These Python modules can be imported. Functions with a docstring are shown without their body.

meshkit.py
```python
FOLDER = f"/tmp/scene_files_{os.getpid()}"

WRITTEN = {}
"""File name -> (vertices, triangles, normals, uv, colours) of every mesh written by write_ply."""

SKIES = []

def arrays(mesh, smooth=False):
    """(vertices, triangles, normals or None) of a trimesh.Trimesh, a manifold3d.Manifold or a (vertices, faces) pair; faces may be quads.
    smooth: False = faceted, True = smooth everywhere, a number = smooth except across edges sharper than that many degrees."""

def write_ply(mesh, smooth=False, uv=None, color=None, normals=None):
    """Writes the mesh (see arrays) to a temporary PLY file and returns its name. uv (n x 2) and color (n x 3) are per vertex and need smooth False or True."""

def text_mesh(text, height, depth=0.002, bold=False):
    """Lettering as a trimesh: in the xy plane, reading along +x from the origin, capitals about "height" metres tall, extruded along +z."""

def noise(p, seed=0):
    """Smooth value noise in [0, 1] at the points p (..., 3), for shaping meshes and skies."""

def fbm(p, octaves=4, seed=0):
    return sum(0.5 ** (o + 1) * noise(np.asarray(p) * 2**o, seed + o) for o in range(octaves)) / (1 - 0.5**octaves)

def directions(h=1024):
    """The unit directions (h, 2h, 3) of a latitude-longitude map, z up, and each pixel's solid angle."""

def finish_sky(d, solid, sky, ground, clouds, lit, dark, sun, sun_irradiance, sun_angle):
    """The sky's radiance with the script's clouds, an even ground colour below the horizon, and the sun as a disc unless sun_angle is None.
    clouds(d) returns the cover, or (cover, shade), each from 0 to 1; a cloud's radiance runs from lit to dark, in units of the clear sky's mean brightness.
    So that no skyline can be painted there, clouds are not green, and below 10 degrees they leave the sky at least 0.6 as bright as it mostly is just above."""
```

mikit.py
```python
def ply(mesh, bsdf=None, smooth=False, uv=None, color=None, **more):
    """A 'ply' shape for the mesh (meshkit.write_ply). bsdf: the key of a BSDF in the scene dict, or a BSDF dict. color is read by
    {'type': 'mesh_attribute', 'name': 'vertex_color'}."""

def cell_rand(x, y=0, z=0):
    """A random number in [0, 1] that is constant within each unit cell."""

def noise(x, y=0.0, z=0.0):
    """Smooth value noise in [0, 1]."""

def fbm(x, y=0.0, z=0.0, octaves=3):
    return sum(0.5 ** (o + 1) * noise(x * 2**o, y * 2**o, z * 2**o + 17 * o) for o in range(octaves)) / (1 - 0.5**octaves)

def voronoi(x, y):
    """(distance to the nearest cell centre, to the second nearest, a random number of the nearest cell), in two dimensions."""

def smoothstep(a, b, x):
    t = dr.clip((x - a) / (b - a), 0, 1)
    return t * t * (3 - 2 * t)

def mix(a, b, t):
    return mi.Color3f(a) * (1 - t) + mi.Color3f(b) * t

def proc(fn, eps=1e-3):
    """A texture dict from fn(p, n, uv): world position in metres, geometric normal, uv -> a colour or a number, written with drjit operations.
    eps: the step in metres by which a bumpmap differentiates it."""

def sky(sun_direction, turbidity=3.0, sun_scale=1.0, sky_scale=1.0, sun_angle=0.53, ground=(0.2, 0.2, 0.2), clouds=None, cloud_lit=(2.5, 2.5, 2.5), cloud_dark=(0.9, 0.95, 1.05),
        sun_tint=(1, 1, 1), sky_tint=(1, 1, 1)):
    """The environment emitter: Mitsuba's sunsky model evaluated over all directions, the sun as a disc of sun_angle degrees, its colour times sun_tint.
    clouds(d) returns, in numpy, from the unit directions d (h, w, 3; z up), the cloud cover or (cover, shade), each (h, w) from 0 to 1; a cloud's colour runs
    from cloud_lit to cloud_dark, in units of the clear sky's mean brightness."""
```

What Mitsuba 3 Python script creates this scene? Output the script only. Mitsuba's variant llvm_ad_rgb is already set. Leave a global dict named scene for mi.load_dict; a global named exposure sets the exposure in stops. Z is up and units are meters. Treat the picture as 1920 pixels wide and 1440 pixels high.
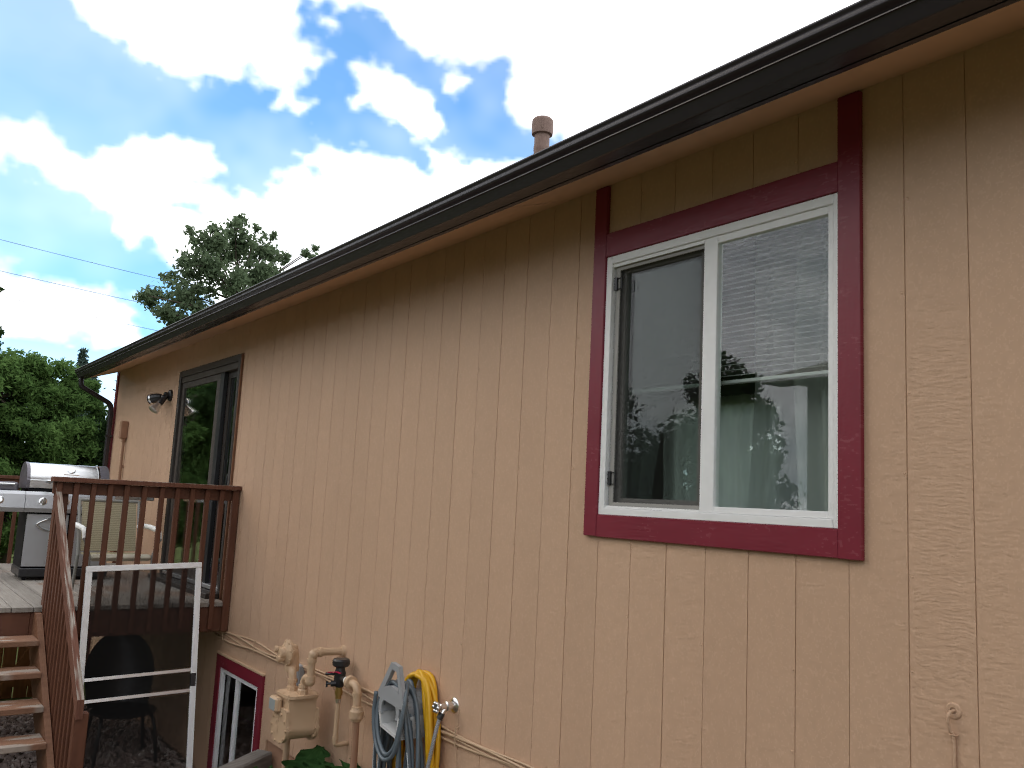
import math
import numpy as np
import trimesh
import drjit as dr
import mitsuba as mi
import mikit
import meshkit
from mikit import noise, fbm, voronoi, cell_rand, smoothstep, mix
from shapely.geometry import Polygon, box as sbox, LineString
from shapely.ops import unary_union

T = mi.ScalarTransform4f
scene, labels = {}, {}
rng = np.random.default_rng(7)

# ------------------------------------------------------------------ camera, sky, exposure
CAM = np.array([0.0, -2.6365, 0.0])
YAW, PITCH, ROLL = 0.9371, 0.1357, 0.0502
_cy, _sy, _cp, _sp = math.cos(YAW), math.sin(YAW), math.cos(PITCH), math.sin(PITCH)
FWD = np.array([-_sy * _cp, _cy * _cp, _sp])
_r0 = np.array([_cy, _sy, 0.0])
_u0 = np.cross(_r0, FWD)
UP = -math.sin(ROLL) * _r0 + math.cos(ROLL) * _u0
scene['camera'] = {'type': 'perspective', 'fov': 60.87, 'fov_axis': 'x', 'near_clip': 0.05, 'far_clip': 2000.0,
                   'to_world': T().look_at(origin=CAM.tolist(), target=(CAM + FWD).tolist(), up=UP.tolist())}
exposure = 2.88

# banks of cumulus: outlines in degrees of azimuth and elevation
CLOUD_BANKS = [
    [(173.7, 28.5), (172.6, 26.6), (172.0, 25.6), (170.0, 25.3), (168.9, 24.7), (167.7, 24.7), (166.2, 23.8), (165.0, 24.5), (163.9, 24.7), (162.3, 25.3), (161.0, 24.8), (159.7, 24.2), (158.7, 26.0), (157.7, 26.7), (159.5, 28.2), (159.4, 29.3), (157.2, 29.0), (157.8, 29.7), (153.9, 30.2), (152.4, 29.3), (151.9, 28.7), (150.7, 27.8), (149.3, 27.5), (148.2, 27.9), (146.8, 27.5), (145.2, 27.7), (144.9, 25.7), (143.7, 24.2), (141.6, 23.6), (130.9, 20.2), (85, 10), (70, 50), (120, 62), (172, 52)],
    [(160.5, 24.8), (159.6, 24.7), (158.3, 24.2), (158.5, 23.7), (159.7, 23.5), (160.5, 23.8)],
    [(155.6, 26.4), (154.3, 26.8), (152.7, 26.5), (151.7, 26.0), (150.4, 25.3), (150.5, 24.5), (149.5, 24.0), (150.0, 23.4), (151.2, 23.6), (152.6, 24.0), (153.6, 24.5), (154.5, 24.7), (155.5, 24.7), (155.2, 25.4)],
    [(178.0, 19.4), (175.9, 19.6), (174.3, 19.9), (173.4, 19.5), (173.2, 19.0), (172.2, 18.5), (171.2, 19.0), (170.1, 20.0), (168.2, 20.7), (166.3, 20.7), (164.6, 20.6), (163.6, 19.8), (165.2, 18.9), (164.3, 18.4), (164.2, 17.8), (166.0, 17.0), (165.0, 16.7), (162.8, 17.8), (161.9, 18.3), (159.9, 18.3), (160.4, 19.1), (159.2, 20.1), (157.8, 20.4), (159.1, 21.2), (156.7, 21.9), (154.3, 21.9), (152.4, 21.2), (150.1, 21.2), (150.0, 22.1), (148.5, 22.4), (147.4, 21.7), (143.6, 22.5), (138.0, 20.9), (110, 8), (130, 2), (157.6, 7.5), (160.4, 9.3), (165.2, 12.7), (166.6, 13.8), (167.1, 15.0), (168.4, 13.9), (169.1, 14.7), (169.7, 15.9), (170.4, 16.0), (170.9, 16.6), (172.8, 17.1), (174.0, 17.7), (175.6, 17.3), (177.7, 17.2)],
    [(184, 14.2), (177.2, 13.2), (175.1, 12.7), (174.1, 12.3), (173.9, 11.7), (173.3, 11.4), (172.2, 11.1), (170.7, 11.1), (169.3, 11.7), (167.9, 10.9), (167.8, 10.1), (169.3, 8.8), (171.3, 8.5), (173.5, 8.0), (176.5, 7.4), (184, 7)],
    [(169.7, 8.9), (169.0, 9.4), (167.8, 9.3), (167.2, 8.7), (167.8, 8.1), (169.3, 8.1)],
    [(149.3, 26.8), (148.9, 27.2), (147.7, 26.8), (148.1, 26.4), (149.1, 26.4)],
]


def inside_distance(px, py, poly):
    """Signed distance (degrees, inside positive) of points to a closed outline."""
    best = np.full(px.shape, 1e9)
    wind = np.zeros(px.shape, bool)
    q = np.array(poly)
    for (ax, ay), (bx, by) in zip(q, np.roll(q, -1, 0)):
        ex, ey = bx - ax, by - ay
        t = np.clip(((px - ax) * ex + (py - ay) * ey) / (ex * ex + ey * ey + 1e-12), 0, 1)
        best = np.minimum(best, (px - ax - t * ex) ** 2 + (py - ay - t * ey) ** 2)
        cross = ((ay > py) != (by > py)) & (px < ex * (py - ay) / (ey if ey else 1e-9) + ax)
        wind ^= cross
    return np.where(wind, 1, -1) * np.sqrt(best)


def sky_clouds(d):
    az = np.degrees(np.arctan2(d[..., 1], d[..., 0])) % 360
    el = np.degrees(np.arcsin(np.clip(d[..., 2], -1, 1)))
    big = meshkit.fbm(d / (0.35 + d[..., 2:]) * 1.6, 5, seed=3)
    fine = meshkit.fbm(d * 26.0, 4, seed=11)
    small = meshkit.fbm(d * 70.0, 3, seed=5)
    field = (big - 0.28 + 0.10 * np.clip((-d[..., 1] + 0.25) / 0.5, 0, 1)) * 30.0
    near = (az > 110) & (az < 186) & (el < 40)
    traced = np.full(az.shape, -9.0)
    for poly in CLOUD_BANKS:
        dist = np.full(az.shape, -9.0)
        dist[near] = inside_distance(az[near], el[near], poly)
        traced = np.maximum(traced, dist)
    w = np.clip((186 - az) / 10, 0, 1) * np.clip((az - 100) / 15, 0, 1) * np.clip((44 - el) / 12, 0, 1)
    sd = w * traced + (1 - w) * field
    sd = sd + (fine - 0.5) * 2.4 + (small - 0.5) * 1.5
    cover = np.clip(sd / 1.5 + 0.46, 0, 1)
    veil = np.clip((9 - el) / 12, 0, 0.55) + 0.22 * np.clip((meshkit.fbm(d * 7.0, 4, seed=21) - 0.42) * 4, 0, 1)
    cover = np.maximum(cover * cover * (3 - 2 * cover), np.clip(veil, 0, 0.6))
    shade = np.clip((meshkit.fbm(d / (0.35 + d[..., 2:]) * 3.5, 5, seed=8) - 0.42) * 3.2, 0, 1)
    behind = np.clip((-d[..., 1] + 0.25) / 0.5, 0, 1)          # the bank on the north side is the grey underside of the cumulus
    shade = shade * (0.55 + 0.20 * behind) + 0.36 * behind
    return cover, shade


scene['sky'] = mikit.sky((-0.80, -0.85, 0.85), turbidity=3.0, sun_scale=0.042, sun_angle=30.0, clouds=sky_clouds,
                         cloud_lit=(3.7, 3.7, 3.75), cloud_dark=(1.00, 1.14, 1.32), sky_tint=(0.66, 0.90, 1.04))


# ------------------------------------------------------------------ helpers
def key_for(name):
    if name not in scene and name not in labels and name not in _used:
        _used.add(name)
        return name
    i = 1
    while f'{name}_{i:03d}' in scene or f'{name}_{i:03d}' in labels or f'{name}_{i:03d}' in _used:
        i += 1
    _used.add(f'{name}_{i:03d}')
    return f'{name}_{i:03d}'


_used = set()


def thing(name, label, category, group=None):
    k = key_for(name)
    labels[k] = {'label': label, 'category': category}
    if group:
        labels[k]['group'] = group
    return k


def part(parent, name, mesh, bsdf, smooth=False, kind=None, label=None, **more):
    k = key_for(f'{parent}__{name}')
    scene[k] = mikit.ply(mesh, bsdf, smooth=smooth, **more)
    if kind or label:
        labels[k] = {}
        if kind:
            labels[k]['kind'] = kind
        if label:
            labels[k]['label'] = label
    return k


def holder(parent, name, label):
    k = key_for(f'{parent}__{name}')
    labels[k] = {'label': label}
    return k


def whole(name, mesh, bsdf, label, category=None, smooth=False, kind=None, group=None):
    k = key_for(name)
    scene[k] = mikit.ply(mesh, bsdf, smooth=smooth)
    labels[k] = {'label': label}
    if category:
        labels[k]['category'] = category
    if kind:
        labels[k]['kind'] = kind
    if group:
        labels[k]['group'] = group
    return k


def cat(*ms):
    return trimesh.util.concatenate([m for m in ms if m is not None])


def box(x0, x1, y0, y1, z0, z1, bevel=0.0):
    x0, x1 = min(x0, x1), max(x0, x1)
    y0, y1 = min(y0, y1), max(y0, y1)
    z0, z1 = min(z0, z1), max(z0, z1)
    if bevel <= 0:
        m = trimesh.creation.box((x1 - x0, y1 - y0, z1 - z0))
        m.apply_translation(((x0 + x1) / 2, (y0 + y1) / 2, (z0 + z1) / 2))
        return m
    b = bevel
    pts = []
    for x, sx in ((x0, 1), (x1, -1)):
        for y, sy in ((y0, 1), (y1, -1)):
            for z, sz in ((z0, 1), (z1, -1)):
                pts += [(x + sx * b, y + sy * b, z), (x + sx * b, y, z + sz * b), (x, y + sy * b, z + sz * b)]
    return trimesh.convex.convex_hull(np.array(pts))


def obox(p0, p1, w, h, up=(0, 0, 1), bevel=0.0):
    """A bar from p0 to p1, w wide (sideways) and h high, centred on the line."""
    p0, p1 = np.asarray(p0, float), np.asarray(p1, float)
    L = np.linalg.norm(p1 - p0)
    t = (p1 - p0) / L
    s = np.cross(np.asarray(up, float), t)
    s /= np.linalg.norm(s)
    u = np.cross(t, s)
    m = box(0, L, -w / 2, w / 2, -h / 2, h / 2, bevel)
    M = np.eye(4)
    M[:3, 0], M[:3, 1], M[:3, 2], M[:3, 3] = t, s, u, p0
    return m.apply_transform(M)


def tube(pts, r, sides=10, closed=False, caps=True):
    p = np.asarray(pts, float)
    n = len(p)
    r = np.broadcast_to(np.asarray(r, float), (n,))
    t = (np.roll(p, -1, 0) - np.roll(p, 1, 0)) if closed else np.gradient(p, axis=0)
    t /= np.linalg.norm(t, axis=1, keepdims=True) + 1e-12
    a = np.cross(t[0], [0, 0, 1.0] if abs(t[0][2]) < 0.9 else [1.0, 0, 0])
    ang = np.arange(sides) * 2 * np.pi / sides
    rings = []
    for i in range(n):
        a = a - t[i] * (a @ t[i])
        a /= np.linalg.norm(a)
        b = np.cross(t[i], a)
        rings.append(p[i] + r[i] * (np.cos(ang)[:, None] * a + np.sin(ang)[:, None] * b))
    v = np.concatenate(rings)
    f = []
    m = n if closed else n - 1
    for i in range(m):
        j = (i + 1) % n
        for k in range(sides):
            k2 = (k + 1) % sides
            f += [[i * sides + k, i * sides + k2, j * sides + k2], [i * sides + k, j * sides + k2, j * sides + k]]
    if caps and not closed:
        v = np.vstack([v, p[:1], p[-1:]])
        for k in range(sides):
            k2 = (k + 1) % sides
            f += [[n * sides, k2, k], [n * sides + 1, (n - 1) * sides + k, (n - 1) * sides + k2]]
    return trimesh.Trimesh(v, np.array(f), process=False)


def smooth_path(pts, n=40):
    """Catmull-Rom through the points."""
    p = np.asarray(pts, float)
    q = np.vstack([2 * p[0] - p[1], p, 2 * p[-1] - p[-2]])
    out = []
    per = max(2, n // (len(p) - 1))
    for i in range(1, len(q) - 2):
        for t in np.linspace(0, 1, per, endpoint=False):
            a, b, c, d = q[i - 1], q[i], q[i + 1], q[i + 2]
            out.append(0.5 * ((2 * b) + (c - a) * t + (2 * a - 5 * b + 4 * c - d) * t * t + (3 * b - a - 3 * c + d) * t ** 3))
    out.append(p[-1])
    return np.array(out)


def frame_to(mesh, direction, loc):
    """Turns +z of the mesh to the direction and moves it."""
    M = trimesh.geometry.align_vectors([0, 0, 1], np.asarray(direction, float) / np.linalg.norm(direction))
    M = np.array(M)
    M[:3, 3] = loc
    return mesh.copy().apply_transform(M)


def lathe(profile, direction=(0, 0, 1), loc=(0, 0, 0), sections=24):
    m = trimesh.creation.revolve(np.asarray(profile, float), sections=sections)
    return frame_to(m, direction, loc)


def rod(p0, p1, r, sides=14):
    return tube([p0, np.asarray(p0) * 0.5 + np.asarray(p1) * 0.5, p1], r, sides)


def extrude(poly, depth):
    gs = getattr(poly, 'geoms', [poly])
    return cat(*[trimesh.creation.extrude_polygon(g, depth, engine='earcut') for g in gs if g.area > 1e-7])


def wall_sheet(poly_xz, y0, y1):
    """Extrudes a polygon of the x-z plane from y0 to y1 (y0 < y1, y0 is the outdoor face)."""
    m = extrude(poly_xz, y1 - y0)
    M = np.array([[1, 0, 0, 0], [0, 0, 1, y0], [0, 1, 0, 0], [0, 0, 0, 1.0]])
    return m.apply_transform(M)


def prism_x(profile_yz, x0, x1):
    """Extrudes a closed (y, z) outline along x."""
    m = extrude(Polygon(profile_yz), x1 - x0)
    M = np.array([[0, 0, 1, x0], [1, 0, 0, 0], [0, 1, 0, 0], [0, 0, 0, 1.0]])
    return m.apply_transform(M)


def prism_y(profile_xz, y0, y1):
    return wall_sheet(Polygon(profile_xz), y0, y1)


# ------------------------------------------------------------------ materials
def lum(c, k):
    return [x * k for x in c]


def principled(rough=0.5, color=None, fn=None, spec=0.5, metallic=0.0, **more):
    d = {'type': 'principled', 'roughness': rough, 'specular': spec, 'metallic': metallic,
         'base_color': mikit.proc(fn) if fn else {'type': 'rgb', 'value': list(color)}}
    d.update(more)
    return d


def mat(name, d, bump=None, scale=0.001, eps=1e-3, two=True):
    if bump:
        d = {'type': 'bumpmap', 'scale': scale, 'arbitrary': mikit.proc(bump, eps), 'bsdf': d}
    scene[name] = {'type': 'twosided', 'bsdf': d} if two else d
    return name


def siding_color(p, n, uv):
    a = fbm(p.x * 1.1, p.z * 0.8, 3.0)
    b = noise(p.x * 60, p.z * 45, p.y * 40)
    pale = smoothstep(0.62, 0.9, noise(p.x * 190, p.z * 150, 2.0))
    base = mix([0.50, 0.3235, 0.2135], [0.535, 0.3535, 0.2355], a)
    board = cell_rand(dr.floor((p.x + 4.3128) / 0.2032), 0, 5)
    return base * (0.95 + 0.05 * b + 0.05 * board) + mi.Color3f(0.035, 0.03, 0.025) * pale


def siding_bump(p, n, uv):
    x, z = p.x, p.z
    board = dr.floor((x + 4.3128) / 0.2032)
    off = cell_rand(board, 1, 1) * 40
    fig = noise(x * 5.0 + off, z * 0.9, off)
    ripple = noise(x * 36 + off, z * 165 + 3.5 * noise(x * 26, z * 9, 1.0), off)
    ripple = smoothstep(0.25, 0.75, ripple)
    m = smoothstep(0.42, 0.68, fig)
    knot, _, kr = voronoi(x * 2.6 + 7.3, z * 1.15)
    rings = 0.5 + 0.5 * dr.sin(knot * 120 + 5 * noise(x * 30, z * 30))
    km = smoothstep(0.17, 0.05, knot) * smoothstep(0.5, 0.6, kr)
    grain = noise(x * 150, z * 38, 4.0)
    spots = smoothstep(0.66, 0.85, noise(x * 95, z * 80, 6.0))
    return ripple * m * 0.55 + rings * km * 0.6 + grain * 0.32 + noise(x * 240, z * 200, 1.0) * 0.3 + spots * 0.45


mat('paint_siding', principled(0.55, fn=siding_color, spec=0.35), siding_bump, 0.00135, 1.0e-3)
mat('paint_tan', principled(0.45, fn=lambda p, n, uv: mix([0.47, 0.325, 0.205], [0.52, 0.36, 0.23], fbm(p.x * 9, p.y * 9, p.z * 9)), spec=0.45),
    lambda p, n, uv: noise(p.x * 120, p.y * 120, p.z * 120), 0.0008)
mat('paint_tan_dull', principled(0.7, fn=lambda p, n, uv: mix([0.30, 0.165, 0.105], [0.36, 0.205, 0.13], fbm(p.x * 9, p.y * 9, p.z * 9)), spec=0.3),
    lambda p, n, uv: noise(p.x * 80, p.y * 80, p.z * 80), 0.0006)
mat('groove_paint', principled(0.8, color=(0.50, 0.33, 0.215), spec=0.2))
mat('soffit_paint', principled(0.6, fn=lambda p, n, uv: mix([0.50, 0.3235, 0.2135], [0.535, 0.3535, 0.2355], fbm(p.x * 3, p.y * 6, p.z * 3)), spec=0.3),
    lambda p, n, uv: noise(p.x * 40, p.y * 120, 1.0), 0.0008)


def burgundy(p, n, uv):
    a = fbm(p.x * 5, p.y * 5, p.z * 5)
    worn = smoothstep(0.70, 0.86, noise(p.x * 70, p.z * 160, 3.0)) * smoothstep(0.5, 0.7, noise(p.x * 7, p.z * 9))
    return mix([0.165, 0.012, 0.026], [0.205, 0.017, 0.034], a) + mi.Color3f(0.07, 0.05, 0.05) * worn * 0.5


mat('paint_burgundy', principled(0.38, fn=burgundy, spec=0.45),
    lambda p, n, uv: noise(p.x * 30, p.y * 50, p.z * 30) * 0.4 + noise(p.x * 14, 0, p.z * 150) * 0.4 * smoothstep(0.4, 0.7, noise(p.x * 4, p.z * 6)) + noise(p.x * 160, p.y * 160, p.z * 160) * 0.25, 0.0014)
mat('paint_burgundy_upright', principled(0.38, fn=burgundy, spec=0.45),
    lambda p, n, uv: noise(p.x * 140, p.y * 50, p.z * 14) * 0.5 + noise(p.x * 160, p.y * 160, p.z * 160) * 0.25, 0.0012)
mat('gutter_metal', principled(0.33, fn=lambda p, n, uv: mix([0.013, 0.009, 0.0135], [0.018, 0.0125, 0.018], fbm(p.x * 2, p.y * 8, p.z * 8)), spec=0.6))
mat('bronze_frame', principled(0.4, color=(0.035, 0.028, 0.024), spec=0.5))
mat('bronze_light', principled(0.45, fn=lambda p, n, uv: mix([0.055, 0.045, 0.038], [0.075, 0.062, 0.053], noise(p.x * 30, p.y * 30, p.z * 30)), spec=0.4))
mat('vinyl_white', principled(0.35, fn=lambda p, n, uv: mix([0.74, 0.745, 0.74], [0.80, 0.80, 0.795], fbm(p.x * 6, p.y * 6, p.z * 6)) * (1 - 0.10 * smoothstep(0.72, 0.85, fbm(p.x * 40, p.y * 60, p.z * 60))), spec=0.45))
mat('vinyl_grey', principled(0.45, color=(0.30, 0.29, 0.27), spec=0.4))
mat('aluminium', principled(0.3, color=(0.72, 0.73, 0.74), metallic=0.9))
mat('black_plastic', principled(0.35, color=(0.018, 0.018, 0.02), spec=0.5))
mat('black_matt', principled(0.7, color=(0.008, 0.008, 0.009), spec=0.2))
mat('asphalt_shingle', principled(0.9, fn=lambda p, n, uv: mix([0.05, 0.045, 0.042], [0.12, 0.105, 0.095], noise(p.x * 60, p.y * 60, p.z * 60)), spec=0.2))
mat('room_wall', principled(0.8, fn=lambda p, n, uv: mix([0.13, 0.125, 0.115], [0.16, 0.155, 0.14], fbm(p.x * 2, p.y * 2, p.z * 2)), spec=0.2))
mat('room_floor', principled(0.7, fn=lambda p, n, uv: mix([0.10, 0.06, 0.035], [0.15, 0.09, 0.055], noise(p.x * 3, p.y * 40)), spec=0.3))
mat('concrete', principled(0.9, fn=lambda p, n, uv: mix([0.20, 0.175, 0.15], [0.30, 0.27, 0.235], fbm(p.x * 9, p.y * 9, p.z * 9)), spec=0.2),
    lambda p, n, uv: fbm(p.x * 60, p.y * 60, p.z * 60), 0.002)
scene['glass_pane'] = {'type': 'thindielectric', 'int_ior': 1.52, 'specular_transmittance': {'type': 'rgb', 'value': [0.86, 0.93, 0.90]}}
scene['screen_mesh'] = {'type': 'mask', 'opacity': 0.42, 'bsdf': {'type': 'twosided', 'bsdf': {'type': 'diffuse', 'reflectance': {'type': 'rgb', 'value': [0.02, 0.02, 0.02]}}}}
scene['screen_mesh_loose'] = {'type': 'mask', 'opacity': 0.48, 'bsdf': {'type': 'twosided', 'bsdf': {'type': 'diffuse', 'reflectance': {'type': 'rgb', 'value': [0.018, 0.018, 0.018]}}}}
scene['sheer_cloth'] = {'type': 'mask', 'opacity': 0.62, 'bsdf': {'type': 'principledthin', 'base_color': {'type': 'rgb', 'value': [0.72, 0.76, 0.74]}, 'roughness': 0.7, 'diff_trans': 1.0}}
mat('blind_slat', principled(0.5, color=(0.50, 0.51, 0.50), spec=0.3))


def stain(p, n, uv):
    long = noise(p.x * 40, p.y * 40, p.z * 5)
    a = fbm(p.x * 3, p.y * 5, p.z * 3)
    return mix([0.078, 0.029, 0.016], [0.140, 0.054, 0.029], 0.55 * long + 0.45 * a)


mat('redwood_stain', principled(0.55, fn=stain, spec=0.35), lambda p, n, uv: noise(p.x * 130, p.y * 130, p.z * 14), 0.0008)


def worn_stain(p, n, uv):
    grain = noise(p.x * 9, p.y * 150, p.z * 9)
    w = smoothstep(0.40, 0.60, fbm(p.x * 4, p.y * 24, p.z * 4) * 0.7 + grain * 0.3)
    up = smoothstep(0.5, 0.8, n.z)
    return mix(mix([0.11, 0.045, 0.03], [0.165, 0.072, 0.046], grain), mix([0.20, 0.165, 0.135], [0.36, 0.32, 0.275], grain), w * up)


mat('worn_redwood', principled(0.7, fn=worn_stain, spec=0.25), lambda p, n, uv: noise(p.x * 12, p.y * 190, p.z * 60), 0.0012)


def deck_wood(p, n, uv):
    board = dr.floor((p.y + 0.02) / 0.143)
    r = cell_rand(board, 3, 1)
    grain = noise(p.x * 5, p.y * 170, r * 9)
    a = fbm(p.x * 2.5, p.y * 9, r * 20)
    red = smoothstep(0.52, 0.66, fbm(p.x * 1.6, p.y * 3, 4.0))
    grey = mix([0.165, 0.145, 0.125], [0.30, 0.275, 0.245], 0.6 * a + 0.4 * grain) * (0.85 + 0.3 * r)
    return mix(grey, [0.20, 0.105, 0.06], red * 0.5)


mat('deck_board_wood', principled(0.8, fn=deck_wood, spec=0.2), lambda p, n, uv: noise(p.x * 7, p.y * 220, 1.0), 0.0015)
mat('tread_wood', principled(0.7, fn=lambda p, n, uv: mix(mix([0.15, 0.075, 0.045], [0.24, 0.13, 0.08], noise(p.x * 180, p.y * 6, p.z * 20)), [0.33, 0.30, 0.26], smoothstep(0.45, 0.62, fbm(p.x * 22, p.y * 4, 7.0)) * 0.7), spec=0.25),
    lambda p, n, uv: noise(p.x * 200, p.y * 8, 1.0), 0.001)
mat('stringer_wood', principled(0.65, fn=lambda p, n, uv: mix([0.13, 0.058, 0.032], [0.21, 0.105, 0.06], fbm(p.x * 8 + p.z * 8, p.y * 10, p.z * 30 - p.x * 30)), spec=0.3))
mat('fence_wood', principled(0.75, fn=lambda p, n, uv: mix([0.20, 0.085, 0.03], [0.34, 0.16, 0.06], fbm(p.x * 8, p.y * 40, p.z * 3)), spec=0.2))
mat('grey_timber', principled(0.9, fn=lambda p, n, uv: mix([0.10, 0.09, 0.08], [0.24, 0.22, 0.20], 0.5 * noise(p.x * 80 + p.y * 20, p.y * 12, p.z * 60) + 0.5 * fbm(p.x * 9, p.y * 9, p.z * 9)), spec=0.15),
    lambda p, n, uv: noise(p.x * 120, p.y * 14, p.z * 60), 0.003)
mat('stainless', principled(0.27, fn=lambda p, n, uv: mix([0.60, 0.61, 0.62], [0.68, 0.69, 0.70], noise(p.x * 4, p.y * 3, p.z * 260)), metallic=1.0))
mat('stainless_dull', principled(0.42, color=(0.50, 0.51, 0.53), metallic=0.9))
mat('grill_side_metal', principled(0.4, color=(0.16, 0.15, 0.17), metallic=0.6))
mat('chrome', principled(0.12, color=(0.80, 0.80, 0.80), metallic=1.0))
mat('chair_frame_paint', principled(0.45, color=(0.24, 0.24, 0.22), spec=0.4))
mat('chair_white_plastic', principled(0.4, color=(0.74, 0.74, 0.71), spec=0.4))
mat('sling_fabric', principled(0.8, fn=lambda p, n, uv: mix([0.27, 0.235, 0.15], [0.40, 0.36, 0.25], 0.5 + 0.5 * dr.sin(p.z * 420)), spec=0.2))
mat('seat_cream', principled(0.6, color=(0.56, 0.53, 0.42), spec=0.3))
mat('grey_plastic', principled(0.4, color=(0.30, 0.31, 0.32), spec=0.4))
mat('grey_plastic_pale', principled(0.4, color=(0.52, 0.52, 0.51), spec=0.4))
mat('grey_hose', principled(0.38, color=(0.105, 0.13, 0.15), spec=0.5))
mat('white_stripe', principled(0.4, color=(0.55, 0.57, 0.58), spec=0.5))
mat('yellow_hose', principled(0.35, color=(0.66, 0.36, 0.012), spec=0.5))
mat('braided_steel', principled(0.4, fn=lambda p, n, uv: mix([0.20, 0.21, 0.22], [0.55, 0.56, 0.58], 0.5 + 0.5 * dr.sin(p.z * 900 + p.x * 700)), metallic=0.7))
mat('brass', principled(0.3, color=(0.55, 0.38, 0.14), metallic=1.0))
mat('red_handle', principled(0.35, color=(0.45, 0.02, 0.07), spec=0.5))
mat('white_plastic', principled(0.4, color=(0.75, 0.74, 0.70), spec=0.4))
mat('dial_glass', principled(0.15, color=(0.30, 0.33, 0.33), spec=0.6))
mat('reflector_lamp', principled(0.2, color=(0.75, 0.75, 0.74), metallic=0.85))
mat('bucket_plastic', principled(0.4, color=(0.50, 0.51, 0.52), spec=0.4))
mat('purple_label', principled(0.5, color=(0.20, 0.08, 0.30), spec=0.3))
mat('vent_paint', principled(0.65, fn=lambda p, n, uv: mix([0.18, 0.115, 0.095], [0.25, 0.17, 0.14], fbm(p.x * 20, p.y * 20, p.z * 20)), spec=0.3))
mat('gravel_stone', principled(0.85, fn=lambda p, n, uv: mix(mix([0.27, 0.20, 0.175], [0.52, 0.43, 0.39], cell_rand(p.x * 24, p.y * 24, 1)), [0.68, 0.62, 0.58], smoothstep(0.85, 0.95, cell_rand(p.x * 24, p.y * 24, 9))), spec=0.25))
mat('soil', principled(0.95, fn=lambda p, n, uv: mix([0.05, 0.038, 0.026], [0.12, 0.09, 0.065], fbm(p.x * 8, p.y * 8, 2.0)), spec=0.1),
    lambda p, n, uv: fbm(p.x * 22, p.y * 22, 1.0), 0.02)
mat('lawn', principled(0.9, fn=lambda p, n, uv: mix([0.045, 0.062, 0.018], [0.085, 0.10, 0.034], fbm(p.x * 1.3, p.y * 1.3, 2.0)), spec=0.1),
    lambda p, n, uv: fbm(p.x * 20, p.y * 20, 1.0), 0.03)
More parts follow.
